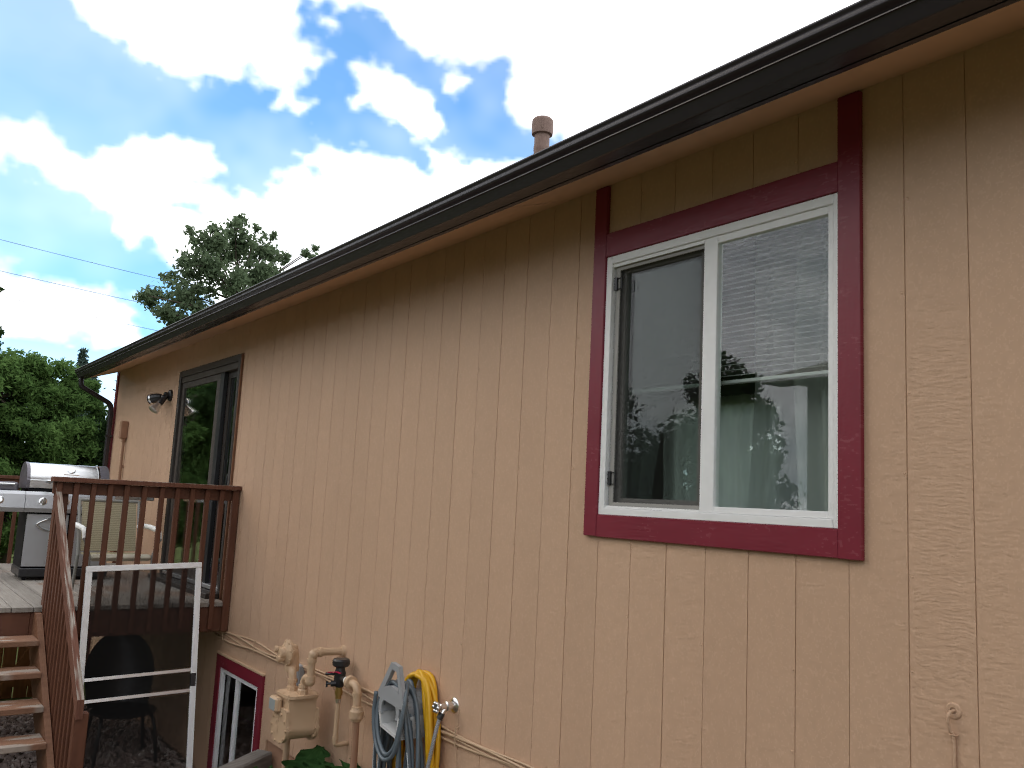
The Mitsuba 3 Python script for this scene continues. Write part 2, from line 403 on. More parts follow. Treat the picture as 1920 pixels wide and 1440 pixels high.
mat('bark', principled(0.9, fn=lambda p, n, uv: mix([0.05, 0.04, 0.032], [0.13, 0.11, 0.09], fbm(p.x * 9, p.y * 9, p.z * 3)), spec=0.1))
mat('wire_black', principled(0.6, color=(0.03, 0.03, 0.03), spec=0.3))
mat('neighbour_siding', principled(0.7, fn=lambda p, n, uv: mix([0.085, 0.06, 0.045], [0.12, 0.085, 0.062], noise(p.x * 2, p.z * 30)), spec=0.2))
mat('neighbour_shingle', principled(0.9, fn=lambda p, n, uv: mix([0.18, 0.165, 0.145], [0.27, 0.25, 0.22], noise(p.x * 14, p.y * 14, p.z * 14)), spec=0.15))


def leaf(name, dark, light, freq=1.3, trans=0.7):
    scene[name] = {'type': 'principledthin', 'roughness': 0.5, 'diff_trans': trans, 'spec_trans': 0.0, 'eta': 1.4,
                   'base_color': mikit.proc(lambda p, n, uv: mix(dark, light, 0.55 * fbm(p.x * freq, p.y * freq, p.z * freq) + 0.45 * cell_rand(p.x * 9, p.y * 9, p.z * 9)))}
    return name


leaf('leaf_mid', [0.040, 0.095, 0.028], [0.17, 0.28, 0.085], 1.1, 0.9)
leaf('leaf_poplar', [0.10, 0.15, 0.085], [0.22, 0.29, 0.17], 1.2, 1.0)
leaf('leaf_dark', [0.018, 0.040, 0.016], [0.05, 0.09, 0.03], 1.2)
leaf('needle_blue', [0.045, 0.075, 0.062], [0.09, 0.13, 0.11], 1.2, 0.2)
leaf('leaf_rhubarb', [0.020, 0.055, 0.018], [0.050, 0.115, 0.034], 9.0, 0.4)


# ------------------------------------------------------------------ ground
def ground_z(x, y):
    s = np.clip((-x - 6.15) / 0.75, 0, 1)
    s = s * s * (3 - 2 * s)
    t = np.clip((-x - 9) / 6, 0, 1)
    near = np.clip((x + 4.5) / 4.0, 0, 1) * 0.25
    return -1.98 + near - 0.44 * s - 0.22 * t


xs = np.concatenate([np.linspace(-600, -30, 12)[:-1], np.linspace(-30, -11, 14)[:-1], np.linspace(-11, 3, 71)[:-1], np.linspace(3, 40, 10)[:-1], np.linspace(40, 600, 8)])
ys = np.concatenate([np.linspace(-600, -40, 10)[:-1], np.linspace(-40, -5, 15)[:-1], np.linspace(-5, 1, 25)[:-1], np.linspace(1, 40, 10)[:-1], np.linspace(40, 600, 8)])
gx, gy = np.meshgrid(xs, ys, indexing='ij')
gz = ground_z(gx, gy)
ni, nj = gx.shape
gi, gj = np.meshgrid(np.arange(ni - 1), np.arange(nj - 1), indexing='ij')
q = np.stack([gi * nj + gj, (gi + 1) * nj + gj, (gi + 1) * nj + gj + 1, gi * nj + gj + 1], -1).reshape(-1, 4)
cx, cyy = gx[:-1, :-1].ravel(), gy[:-1, :-1].ravel()
V = np.stack([gx, gy, gz], -1).reshape(-1, 3)
soil_m = (cx > -11.6) & (cx < 2.5) & (cyy > -3.4) & (cyy < 1.0)
whole('ground', (V, q[soil_m]), 'soil', 'dark bare earth beside and under the house deck', kind='structure', smooth=True)
whole('lawn', (V, q[~soil_m]), 'lawn', 'dry green lawn spreading behind the photographer and past the fence', kind='structure', smooth=True)

# gravel under the deck and stairs
stone = trimesh.creation.icosphere(subdivisions=1)
sv, sf = [], []
n_stone = 9000
gxs = rng.uniform(-10.9, -6.7, n_stone)
gys = rng.uniform(-2.6, -0.03, n_stone)
base = trimesh.creation.icosahedron()
for i in range(n_stone):
    r = rng.uniform(0.013, 0.030)
    s = base.vertices * r * rng.uniform(0.6, 1.25, (1, 3)) * rng.uniform(0.85, 1.15, (12, 1))
    a = rng.uniform(0, 6.28)
    c_, s_ = math.cos(a), math.sin(a)
    s = s @ np.array([[c_, -s_, 0], [s_, c_, 0], [0, 0, 0.75]])
    sv.append(s + [gxs[i], gys[i], float(ground_z(gxs[i], gys[i])) + r * rng.uniform(0.1, 0.9)])
    sf.append(base.faces + 12 * i)
whole('gravel', (np.concatenate(sv), np.concatenate(sf)), 'gravel_stone', 'reddish grey gravel on the ground under the deck and stairs', 'gravel', kind='stuff')

# ------------------------------------------------------------------ house
house = thing('house', 'tan wooden house with vertical grooved siding, burgundy window trim and dark brown gutter', 'house')
X0, STEP, XL, XR = -4.3128, 0.2032, -12.535, 1.3
ZT = 1.50
HY = 4.5
WIN = (-2.885, -1.70, -0.03, 1.135)
DOOR = (-9.545, -7.69, -0.945, 1.192)
BWIN = (-7.60, -6.545, -2.36, -1.385)


def hole(b):
    return sbox(b[0], b[2], b[1], b[3])


holes = unary_union([hole(WIN), hole(DOOR), hole(BWIN)])
low = -1.815
outline = unary_union([sbox(XL, low, XR, ZT), sbox(XL, -2.55, -6.43, ZT)]).difference(holes)
k0, k1 = int(math.floor((XL - X0) / STEP)), int(math.ceil((XR - X0) / STEP))
for k in range(k0, k1):
    gl = 0.0018 + 0.0006 * math.sin(k * 2.3)
    gr = 0.0018 + 0.0006 * math.sin((k + 1) * 2.3)
    strip = sbox(X0 + STEP * k + gl, -3, X0 + STEP * (k + 1) - gr, 3).intersection(outline)
    for piece in getattr(strip, 'geoms', [strip]):
        if piece.area > 1e-4:
            part(house, 'siding_board', wall_sheet(piece, 0.0, 0.003), 'paint_siding')
part(house, 'sheathing', wall_sheet(outline.buffer(-0.001), 0.0033, 0.03), 'groove_paint')
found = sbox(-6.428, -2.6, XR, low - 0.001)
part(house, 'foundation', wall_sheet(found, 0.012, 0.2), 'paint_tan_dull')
part(house, 'corner_trim', box(XL - 0.02, XL + 0.055, -0.02, -0.001, -2.4, 1.478), 'paint_burgundy_upright')
part(house, 'end_wall', prism_x([(0.031, -2.6), (HY, -2.6), (HY, 1.50), (HY / 2, 1.50 + 0.35 * HY / 2), (0.031, 1.51)], XL - 0.001, XL + 0.1), 'paint_siding')
part(house, 'end_wall', prism_x([(0.031, -2.6), (HY, -2.6), (HY, 1.50), (HY / 2, 1.50 + 0.35 * HY / 2), (0.031, 1.51)], XR - 0.1, XR + 0.001), 'paint_siding')
back = sbox(XL + 0.1, -2.6, XR - 0.1, 1.5).difference(sbox(-6.5, 0.02, -5.17, 1.10))
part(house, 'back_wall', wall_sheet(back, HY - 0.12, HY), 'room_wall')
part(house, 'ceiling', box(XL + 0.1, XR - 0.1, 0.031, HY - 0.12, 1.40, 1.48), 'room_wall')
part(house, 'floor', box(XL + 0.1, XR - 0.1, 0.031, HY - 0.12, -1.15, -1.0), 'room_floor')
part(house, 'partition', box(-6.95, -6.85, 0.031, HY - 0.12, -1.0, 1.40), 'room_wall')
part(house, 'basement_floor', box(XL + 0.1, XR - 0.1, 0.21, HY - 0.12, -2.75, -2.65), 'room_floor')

# nails along the grooves
nl = []
for k in range(k0 + 1, k1):
    if k % 2:
        continue
    for z in np.arange(-1.7, 1.4, 0.305):
        x = X0 + STEP * k + rng.choice([-0.012, 0.012]) + rng.uniform(-0.004, 0.004)
        z = z + rng.uniform(-0.05, 0.05)
        if holes.buffer(0.12).contains(sbox(x - 0.001, z - 0.001, x + 0.001, z + 0.001)):
            continue
        nl.append(lathe([(0, 0.0022), (0.003, 0.0016), (0.0048, -0.001)], (0, -1, 0), (x, 0, z), 7))
part(house, 'nail', cat(*nl), 'paint_siding', kind='stuff')

# soffit, fascia, roof
SL = 0.35
seams = [XL - 0.02, -10.45, -8.02, -5.53, -3.17, -0.73, XR + 0.3]
for a, b in zip(seams[:-1], seams[1:]):
    part(house, 'soffit_panel', prism_x([(-0.402, 1.487 - SL * 0.402), (-0.001, 1.487), (-0.001, 1.497), (-0.402, 1.497 - SL * 0.402)], a + 0.004, b - 0.004), 'soffit_paint')
part(house, 'soffit_backing', prism_x([(-0.402, 1.500 - SL * 0.402), (0.03, 1.500 + SL * 0.03), (0.03, 1.515), (-0.402, 1.515 - SL * 0.402)], XL - 0.02, XR + 0.3), 'black_matt')
part(house, 'fascia', box(XL - 0.02, XR + 0.3, -0.425, -0.403, 1.338, 1.475), 'gutter_metal')
rz = 1.487
RIDGE = HY / 2
roof_prof = [(-0.47, 1.484 - SL * 0.42 + 0.135), (RIDGE, 1.484 + SL * RIDGE + 0.135), (HY + 0.5, 1.484 - SL * 0.42 + 0.115), (HY + 0.5, 1.484 - SL * 0.42 + 0.09), (RIDGE, 1.484 + SL * RIDGE + 0.10), (-0.455, 1.484 - SL * 0.42 + 0.115)]
roof = part(house, 'roof', prism_x(roof_prof, XL - 0.04, XR + 0.3), 'asphalt_shingle')
# K-style gutter
gb = 1.341
gut = [(-0.427, gb + 0.105), (-0.427, gb), (-0.490, gb), (-0.497, gb + 0.003), (-0.500, gb + 0.008), (-0.516, gb + 0.043),
       (-0.519, gb + 0.046), (-0.5245, gb + 0.0465), (-0.5245, gb + 0.0505), (-0.520, gb + 0.052), (-0.519, gb + 0.054), (-0.524, gb + 0.059), (-0.532, gb + 0.064), (-0.5375, gb + 0.069), (-0.5395, gb + 0.074), (-0.5397, gb + 0.084),
       (-0.541, gb + 0.090), (-0.545, gb + 0.095), (-0.547, gb + 0.101), (-0.5455, gb + 0.106), (-0.541, gb + 0.108), (-0.535, gb + 0.107), (-0.535, gb + 0.104), (-0.541, gb + 0.101), (-0.536, gb + 0.092), (-0.5355, gb + 0.076), (-0.528, gb + 0.066), (-0.515, gb + 0.056),
       (-0.512, gb + 0.044), (-0.497, gb + 0.010), (-0.492, gb + 0.004), (-0.430, gb + 0.003), (-0.430, gb + 0.105)]
part(house, 'gutter', prism_x(gut, XL + 0.005, XR + 0.3), 'gutter_metal', smooth=28)
capo = [(y, z) for y, z in gut[:21]] + [(-0.535, gb + 0.107)]
part(house, 'gutter_end_cap', prism_x(capo, XL + 0.001, XL + 0.004), 'gutter_metal')


def rect_tube(path, w, h):
    """Swept rectangular pipe with rounded corners, w along x."""
    prof = np.array(Polygon([(-w / 2, -h / 2), (w / 2, -h / 2), (w / 2, h / 2), (-w / 2, h / 2)]).buffer(-0.012).buffer(0.012, quad_segs=3).exterior.coords)[:-1]
    p = np.asarray(path, float)
    t = np.gradient(p, axis=0)
    t /= np.linalg.norm(t, axis=1, keepdims=True)
    n = len(prof)
    v = []
    for i in range(len(p)):
        ax = np.array([1.0, 0, 0])
        b = np.cross(t[i], ax)
        b /= np.linalg.norm(b)
        v.append(p[i] + prof[:, :1] * ax + prof[:, 1:] * b)
    f = []
    for i in range(len(p) - 1):
        for k in range(n):
            k2 = (k + 1) % n
            f += [[i * n + k, i * n + k2, (i + 1) * n + k2], [i * n + k, (i + 1) * n + k2, (i + 1) * n + k]]
    m = trimesh.Trimesh(np.concatenate(v), f, process=False)
    return m


dsx = XL + 0.05
dpath = smooth_path([(dsx, -0.462, gb + 0.002), (dsx, -0.462, 1.30), (dsx, -0.445, 1.235), (dsx, -0.36, 1.185), (dsx, -0.17, 1.09), (dsx, -0.085, 1.035), (dsx, -0.062, 0.94), (dsx, -0.062, 0.80)], 48)
dpath = np.vstack([dpath, [(dsx, -0.062, 0.3), (dsx, -0.062, -0.8), (dsx, -0.062, -2.3)]])
part(house, 'downspout', rect_tube(dpath, 0.075, 0.055), 'gutter_metal', smooth=50)
part(house, 'downspout_strap', box(dsx - 0.05, dsx + 0.05, -0.092, -0.02, 0.60, 0.63), 'gutter_metal')

# vent pipe on the roof
vz = 1.484 + SL * 1.15 + 0.10
vent = thing('vent_pipe', 'tan painted metal vent pipe with round cap above the roof edge', 'vent pipe')
vx, vy, vt = -4.93, 1.15, 2.86
part(vent, 'pipe', lathe([(0, 0), (0.057, 0), (0.057, 0.62), (0.060, 0.625), (0.060, 0.66), (0.057, 0.665), (0.057, vt - vz - 0.05), (0, vt - vz - 0.05)], (0, 0, 1), (vx, vy, vz), 28), 'vent_paint', smooth=40)
part(vent, 'cap', lathe([(0, 0.125), (0.066, 0.125), (0.078, 0.112), (0.080, 0.10), (0.080, 0.02), (0.077, 0.0), (0.060, -0.004), (0.060, 0.0)], (0, 0, 1), (vx, vy, vt - 0.12), 32), 'vent_paint', smooth=35)
part(vent, 'flashing', lathe([(0.16, -0.05), (0.09, 0.05), (0.058, 0.09)], (0, 0, 1), (vx, vy, vz), 24), 'asphalt_shingle')
ribs = []
for a in (math.atan2(CAM[1] - vy, CAM[0] - vx), math.atan2(CAM[1] - vy, CAM[0] - vx) + 2.1, math.atan2(CAM[1] - vy, CAM[0] - vx) + 4.2):
    c_, s_ = math.cos(a), math.sin(a)
    ribs.append(obox((vx + 0.081 * c_, vy + 0.081 * s_, vt - 0.10), (vx + 0.081 * c_, vy + 0.081 * s_, vt - 0.01), 0.012, 0.006, up=(c_, s_, 0)))
part(vent, 'strap', cat(*ribs), 'vent_paint', kind='stuff')

# ---- main window
win = holder(house, 'main_window', 'white framed sliding window with burgundy trim')
part(win, 'frame_jamb', box(WIN[0], WIN[0] + 0.036, -0.012, 0.075, WIN[2], WIN[3], 0.002), 'vinyl_white')
part(win, 'frame_jamb', box(WIN[1] - 0.022, WIN[1], -0.012, 0.075, WIN[2], WIN[3], 0.002), 'vinyl_white')
part(win, 'frame_head', box(WIN[0] + 0.037, WIN[1] - 0.023, -0.012, 0.075, WIN[3] - 0.036, WIN[3], 0.002), 'vinyl_white')
part(win, 'frame_sill', box(WIN[0] + 0.037, WIN[1] - 0.023, -0.014, 0.075, WIN[2], WIN[2] + 0.030, 0.002), 'vinyl_white')
part(win, 'frame_track', box(WIN[0] + 0.037, -2.314, -0.006, 0.0, WIN[2] + 0.031, WIN[2] + 0.040), 'vinyl_white')
part(win, 'frame_track', box(WIN[0] + 0.037, -2.314, -0.004, 0.002, WIN[3] - 0.052, WIN[3] - 0.037), 'vinyl_white')
# trim boards
part(win, 'side_trim', box(-2.967, -2.886, -0.022, -0.0005, -0.125, 1.478, 0.002), 'paint_burgundy_upright')
part(win, 'side_trim', box(-1.699, -1.614, -0.022, -0.0005, -0.128, 1.478, 0.002), 'paint_burgundy_upright')
part(win, 'head_trim', box(-2.885, -1.700, -0.020, -0.0005, 1.136, 1.246, 0.002), 'paint_burgundy')
part(win, 'sill_trim', box(-2.885, -1.700, -0.020, -0.0005, -0.127, -0.031, 0.002), 'paint_burgundy')
# right sash, flush to the front
sx0, sx1, sz0, sz1 = -2.312, -1.724, 0.001, 1.098
part(win, 'sash', cat(box(sx0, -2.243, -0.006, 0.03, sz0, sz1, 0.002), box(-1.746, sx1, -0.006, 0.03, sz0, sz1, 0.002), box(-2.243, -1.746, -0.005, 0.03, sz1 - 0.030, sz1, 0.002), box(-2.243, -1.746, -0.005, 0.03, sz0, sz0 + 0.024, 0.002)), 'vinyl_white')


def sheet_xz(x0, x1, y, z0, z1):
    return trimesh.Trimesh([(x0, y, z0), (x1, y, z0), (x1, y, z1), (x0, y, z1)], [[0, 1, 2], [0, 2, 3]], process=False)


part(win, 'pane', sheet_xz(-2.243, -1.746, 0.008, sz0 + 0.02, sz1 - 0.03), 'glass_pane')
# left sash and its insect screen
part(win, 'sash', cat(box(-2.848, -2.80, 0.032, 0.065, 0.002, 1.098, 0.002), box(-2.36, -2.30, 0.032, 0.065, 0.002, 1.098, 0.002), box(-2.80, -2.36, 0.033, 0.065, 1.055, 1.098, 0.002), box(-2.80, -2.36, 0.033, 0.065, 0.002, 0.045, 0.002)), 'vinyl_grey')
part(win, 'pane', sheet_xz(-2.80, -2.36, 0.045, 0.04, 1.06), 'glass_pane')
part(win, 'pane', sheet_xz(-2.80, -2.36, 0.057, 0.04, 1.06), 'glass_pane')
part(win, 'screen_frame', cat(box(-2.842, -2.815, 0.008, 0.018, 0.003, 1.088, 0.001), box(-2.815, -2.313, 0.008, 0.018, 1.066, 1.088, 0.001), box(-2.815, -2.313, 0.008, 0.018, 0.003, 0.026, 0.001)), 'vinyl_grey')
part(win, 'screen', sheet_xz(-2.815, -2.313, 0.012, 0.026, 1.066), 'screen_mesh')


def clip(z):
    a = tube([(-2.838, 0.004, z), (-2.80, 0.004, z), (-2.80, 0.004, z + 0.05), (-2.838, 0.004, z + 0.05)], 0.0035, 6, closed=True)
    return cat(a, box(-2.842, -2.826, -0.002, 0.008, z - 0.005, z + 0.055))


part(win, 'screen_clip', clip(0.98), 'black_plastic')
part(win, 'screen_clip', clip(0.105), 'black_plastic')
# lining of the opening
part(win, 'reveal', cat(box(WIN[0] - 0.03, WIN[0] - 0.001, 0.031, 0.16, WIN[2], WIN[3]), box(WIN[1] + 0.001, WIN[1] + 0.03, 0.031, 0.16, WIN[2], WIN[3]), box(WIN[0], WIN[1], 0.076, 0.16, WIN[3] + 0.001, WIN[3] + 0.02), box(WIN[0], WIN[1], 0.076, 0.18, WIN[2] - 0.02, WIN[2] - 0.001)), 'vinyl_white')

# blinds and curtains hang behind the glass
blind = thing('venetian_blind', 'pale horizontal slat blind lowered halfway behind the large window', 'blind')
for i in range(26):
    z = 1.10 - i * 0.0222
    part(blind, 'slat', obox((-2.87, 0.095, z), (-1.715, 0.095, z), 0.025, 0.0012, up=(0, -0.10, 0.995)), 'blind_slat')
part(blind, 'bottom_rail', box(-2.87, -1.715, 0.082, 0.108, 0.512, 0.526, 0.002), 'blind_slat')
part(blind, 'head_rail', box(-2.87, -1.715, 0.08, 0.112, 1.107, 1.134, 0.002), 'blind_slat')
for x in (-2.74, -2.29, -1.80):
    part(blind, 'cord', rod((x, 0.081, 0.52), (x, 0.081, 1.12), 0.001, 5), 'blind_slat')
part(blind, 'wand', rod((-1.765, 0.075, 0.56), (-1.765, 0.078, 1.10), 0.003, 6), 'vinyl_grey')


def curtain(x_top, x_bot, z0, z1, y, folds, amp, seed):
    """A hanging cloth from the span x_top at z1 to the span x_bot at z0."""
    nu, nz = 60, 20
    u = np.linspace(0, 1, nu)
    w = np.linspace(0, 1, nz)
    U, W_ = np.meshgrid(u, w, indexing='ij')
    r = np.random.default_rng(seed)
    ph = r.uniform(0, 6, 4)
    a = x_bot[0] + (x_top[0] - x_bot[0]) * W_ ** 1.3
    b = x_bot[1] + (x_top[1] - x_bot[1]) * W_ ** 1.3
    X = a + (b - a) * U + 0.008 * np.sin(9 * W_ + ph[0])
    Y = y + amp * np.sin(folds * 2 * np.pi * U + ph[1] + 0.6 * np.sin(3 * W_)) + amp * 0.5 * np.sin(folds * 4.3 * U + ph[2])
    Z = z0 + (z1 - z0) * W_
    v = np.stack([X, Y, Z], -1).reshape(-1, 3)
    i, j = np.meshgrid(np.arange(nu - 1), np.arange(nz - 1), indexing='ij')
    qq = np.stack([i * nz + j, (i + 1) * nz + j, (i + 1) * nz + j + 1, i * nz + j + 1], -1).reshape(-1, 4)
    return (v, qq)


whole('curtain', curtain((-2.26, -1.66), (-2.30, -1.66), -0.35, 1.25, 0.27, 4, 0.022, 1), 'sheer_cloth', 'sheer pale curtain behind the right pane of the large window', 'curtain', smooth=True)
whole('curtain', curtain((-2.03, -1.66), (-2.02, -1.66), -0.35, 1.25, 0.22, 3, 0.025, 4), 'sheer_cloth', 'thicker gathered curtain fold at the right edge of the large window', 'curtain', smooth=True)
whole('curtain', curtain((-3.05, -2.60), (-3.10, -2.90), -0.35, 1.25, 0.26, 4, 0.03, 2), 'sheer_cloth', 'pale curtain pulled aside behind the screened left pane', 'curtain', smooth=True)

bkw = holder(house, 'back_window', 'far window of the room seen through the large window')
part(bkw, 'pane', sheet_xz(-6.5, -5.17, HY - 0.05, 0.02, 1.10), 'glass_pane')
part(bkw, 'frame', box(-6.52, -5.15, HY - 0.13, HY - 0.121, -0.02, 0.019), 'vinyl_white')
whole('curtain', curtain((-6.6, -5.10), (-6.6, -5.10), -0.1, 1.18, HY - 0.22, 9, 0.02, 9), 'sheer_cloth', 'sheer curtain over the far window of the room', 'curtain', smooth=True)

# ---- basement window
bw = holder(house, 'basement_window', 'low basement window with burgundy trim beside the deck')
part(bw, 'frame_jamb', box(BWIN[0] + 0.09, BWIN[0] + 0.135, -0.008, 0.024, BWIN[2], BWIN[3] - 0.10, 0.002), 'vinyl_white')
part(bw, 'frame_jamb', box(BWIN[1] - 0.135, BWIN[1] - 0.09, -0.008, 0.024, BWIN[2], BWIN[3] - 0.10, 0.002), 'vinyl_white')
part(bw, 'frame_head', box(BWIN[0] + 0.136, BWIN[1] - 0.136, -0.008, 0.06, BWIN[3] - 0.135, BWIN[3] - 0.10, 0.002), 'vinyl_white')
part(bw, 'mullion', box(-7.140, -7.100, -0.006, 0.026, BWIN[2], BWIN[3] - 0.136, 0.002), 'vinyl_white')
part(bw, 'pane', sheet_xz(BWIN[0] + 0.13, -7.145, 0.03, BWIN[2], BWIN[3] - 0.13), 'glass_pane')
part(bw, 'pane', sheet_xz(-7.095, BWIN[1] - 0.13, 0.012, BWIN[2], BWIN[3] - 0.13), 'glass_pane')
part(bw, 'head_trim', box(BWIN[0], BWIN[1], -0.020, 0.011, BWIN[3] - 0.099, BWIN[3], 0.002), 'paint_burgundy')
part(bw, 'side_trim', box(BWIN[0], BWIN[0] + 0.089, -0.020, 0.011, BWIN[2], BWIN[3] - 0.1, 0.002), 'paint_burgundy_upright')
part(bw, 'side_trim', box(BWIN[1] - 0.089, BWIN[1], -0.020, 0.011, BWIN[2], BWIN[3] - 0.1, 0.002), 'paint_burgundy_upright')
part(bw, 'drip_ledge', box(BWIN[0] - 0.01, BWIN[1] + 0.012, -0.026, -0.0005, BWIN[3] + 0.001, BWIN[3] + 0.014), 'paint_tan')

# ---- sliding patio door
dx0, dx1, dz0, dz1 = DOOR
door = holder(house, 'patio_door', 'dark bronze sliding glass door opening onto the deck')
part(door, 'frame_jamb', box(dx0 - 0.02, dx0 + 0.045, -0.025, 0.09, dz0, dz1 + 0.02, 0.003), 'bronze_frame')
part(door, 'frame_jamb', box(dx1 - 0.045, dx1 + 0.008, -0.025, 0.09, dz0, dz1 + 0.02, 0.003), 'bronze_frame')
part(door, 'head_casing', box(dx0 + 0.046, dx1 - 0.046, -0.025, 0.09, dz1 - 0.045, dz1 + 0.02, 0.003), 'bronze_frame')
part(door, 'head_track', box(dx0 + 0.046, dx1 - 0.046, -0.012, 0.08, dz1 - 0.105, dz1 - 0.046, 0.003), 'bronze_light')
part(door, 'jamb_trim', box(dx1 + 0.0085, dx1 + 0.03, -0.02, -0.0005, dz0, dz1 + 0.02), 'stringer_wood')
part(door, 'threshold', box(dx0 + 0.046, dx1 - 0.046, -0.02, 0.09, dz0 + 0.05, dz0 + 0.085, 0.003), 'aluminium')
part(door, 'door_step', box(dx0 - 0.02, dx1 + 0.008, -0.14, -0.026, dz0 - 0.002, dz0 + 0.045, 0.004), 'bronze_frame')
zA, zB = dz0 + 0.087, dz1 - 0.107
xm = -8.30
part(door, 'fixed_panel', cat(box(dx0 + 0.047, dx0 + 0.12, 0.0, 0.03, zA, zB, 0.002), box(xm - 0.06, xm + 0.05, 0.0, 0.03, zA, zB, 0.002), box(dx0 + 0.12, xm - 0.06, 0.001, 0.03, zB - 0.06, zB, 0.002), box(dx0 + 0.12, xm - 0.06, 0.001, 0.03, zA, zA + 0.08, 0.002)), 'bronze_light')
part(door, 'stile', box(xm + 0.051, xm + 0.15, -0.005, 0.035, zA, zB, 0.002), 'black_plastic')
part(door, 'pane', sheet_xz(dx0 + 0.12, xm - 0.06, 0.012, zA + 0.07, zB - 0.05), 'glass_pane')
part(door, 'pane', sheet_xz(dx0 + 0.12, xm - 0.06, 0.024, zA + 0.07, zB - 0.05), 'glass_pane')
part(door, 'sliding_panel', cat(box(xm + 0.151, xm + 0.20, 0.036, 0.07, zA, zB, 0.002), box(dx1 - 0.115, dx1 - 0.047, 0.036, 0.07, zA, zB, 0.002), box(xm + 0.20, dx1 - 0.115, 0.037, 0.07, zB - 0.06, zB, 0.002), box(xm + 0.20, dx1 - 0.115, 0.037, 0.07, zA, zA + 0.08, 0.002)), 'bronze_frame')
part(door, 'pane', sheet_xz(xm + 0.20, dx1 - 0.115, 0.048, zA + 0.07, zB - 0.05), 'glass_pane')
part(door, 'pane', sheet_xz(xm + 0.20, dx1 - 0.115, 0.060, zA + 0.07, zB - 0.05), 'glass_pane')
part(door, 'handle', tube(smooth_path([(dx1 - 0.085, 0.036, 0.0), (dx1 - 0.085, -0.01, 0.02), (dx1 - 0.085, -0.012, 0.12), (dx1 - 0.085, 0.036, 0.14)], 18), 0.008, 8), 'black_plastic', smooth=50)
part(door, 'bead', cat(box(dx0 + 0.121, dx0 + 0.127, 0.004, 0.011, zA + 0.08, zB - 0.06), box(xm - 0.068, xm - 0.061, 0.003, 0.011, zA + 0.08, zB - 0.06), box(xm + 0.2005, xm + 0.207, 0.04, 0.047, zA + 0.08, zB - 0.06), box(dx1 - 0.123, dx1 - 0.1155, 0.04, 0.047, zA + 0.08, zB - 0.06)), 'bronze_light')
bucket = thing('bucket', 'pale plastic bucket with a purple label inside the patio door', 'bucket')
bx, by = -8.62, 0.22
part(bucket, 'tub', lathe([(0, 0), (0.12, 0), (0.145, 0.30), (0.152, 0.30), (0.152, 0.315), (0.14, 0.315), (0.14, 0.295), (0.115, 0.01), (0, 0.01)], (0, 0, 1), (bx, by, -0.998), 30), 'bucket_plastic', smooth=40)
part(bucket, 'label', lathe([(0.1345, 0.14), (0.1435, 0.25)], (0, 0, 1), (bx, by, -0.998), 30), 'purple_label', smooth=40)

# ------------------------------------------------------------------ wall fixtures
fl = thing('flood_light', 'black twin flood light with a silver bulb on the siding beside the patio door', 'flood light')
fx, fz = -9.90, 0.985
part(fl, 'base', lathe([(0, 0.035), (0.035, 0.035), (0.060, 0.022), (0.064, 0.0)], (0, -1, 0), (fx, -0.001, fz), 24), 'black_plastic', smooth=40)
part(fl, 'motion_sensor', cat(trimesh.creation.icosphere(2, 0.035).apply_translation((fx - 0.01, -0.07, fz - 0.03)), box(fx - 0.03, fx + 0.03, -0.075, -0.02, fz - 0.01, fz + 0.03, 0.006)), 'black_plastic', smooth=40)
for (d, lampkey, off) in (((-0.75, -0.62, -0.22), 'black', -0.02), ((0.10, -0.60, -0.80), 'silver', 0.02)):
    d = np.array(d) / np.linalg.norm(d)
    p0 = np.array([fx + off, -0.045, fz - 0.005])
    hold = part(fl, 'lamp_holder', cat(rod(p0, p0 + d * 0.07, 0.014), lathe([(0, 0.0), (0.026, 0.0), (0.032, 0.05), (0.030, 0.075)] if lampkey == 'silver' else [(0, 0), (0.03, 0.005), (0.048, 0.05), (0.058, 0.15), (0.055, 0.15), (0.045, 0.05)], d, p0 + d * 0.055, 20)), 'black_plastic', smooth=40)
    part(hold, 'bulb', lathe([(0, 0.0), (0.024, 0.01), (0.040, 0.06), (0.056, 0.10), (0.058, 0.115), (0.045, 0.125), (0, 0.132)], d, p0 + d * (0.11 if lampkey == 'silver' else 0.075), 24), 'reflector_lamp', smooth=40)

cd = thing('electrical_conduit', 'tan painted outlet box on a thin conduit running up the far wall', 'conduit')
part(cd, 'box', box(-11.785, -11.69, -0.085, -0.001, 0.56, 0.78, 0.008), 'paint_tan_dull')
part(cd, 'pipe', rod((-11.735, -0.03, -0.95), (-11.735, -0.03, 0.565), 0.017, 12), 'paint_tan_dull', smooth=50)
part(cd, 'fitting', cat(rod((-11.735, -0.03, 0.52), (-11.735, -0.03, 0.56), 0.026, 12), box(-11.78, -11.69, -0.012, -0.001, 0.20, 0.23)), 'paint_tan_dull')

# cables along the wall
cb = thing('cable_bundle', 'tan painted cables stapled along the siding behind the gas meter', 'cable')
for i, (dz, r, yy) in enumerate(((0.022, 0.006, -0.008), (0.008, 0.008, -0.010), (-0.008, 0.006, -0.008), (-0.026, 0.0075, -0.009))):
    xx = np.linspace(-7.9, -1.0, 90)
    sag = 0.012 * np.sin(xx * 2.4 + i) + 0.010 * np.sin(xx * 5.3 + 2.1 * i)
    part(cb, 'cable', tube(np.stack([xx, np.full_like(xx, yy) - 0.004 * np.sin(xx * 3 + i), -1.212 + dz + sag + 0.012 * np.sin(xx * 0.9)], 1), r, 8), 'paint_tan', smooth=60)
for x in np.arange(-7.5, -1.2, 0.72):
    z = -1.212 + 0.012 * math.sin(x * 0.9)
    part(cb, 'staple', tube([(x, 0.0, z + 0.05), (x, -0.019, z + 0.045), (x, -0.021, z), (x, -0.019, z - 0.045), (x, 0, z - 0.05)], 0.0035, 6), 'paint_tan')

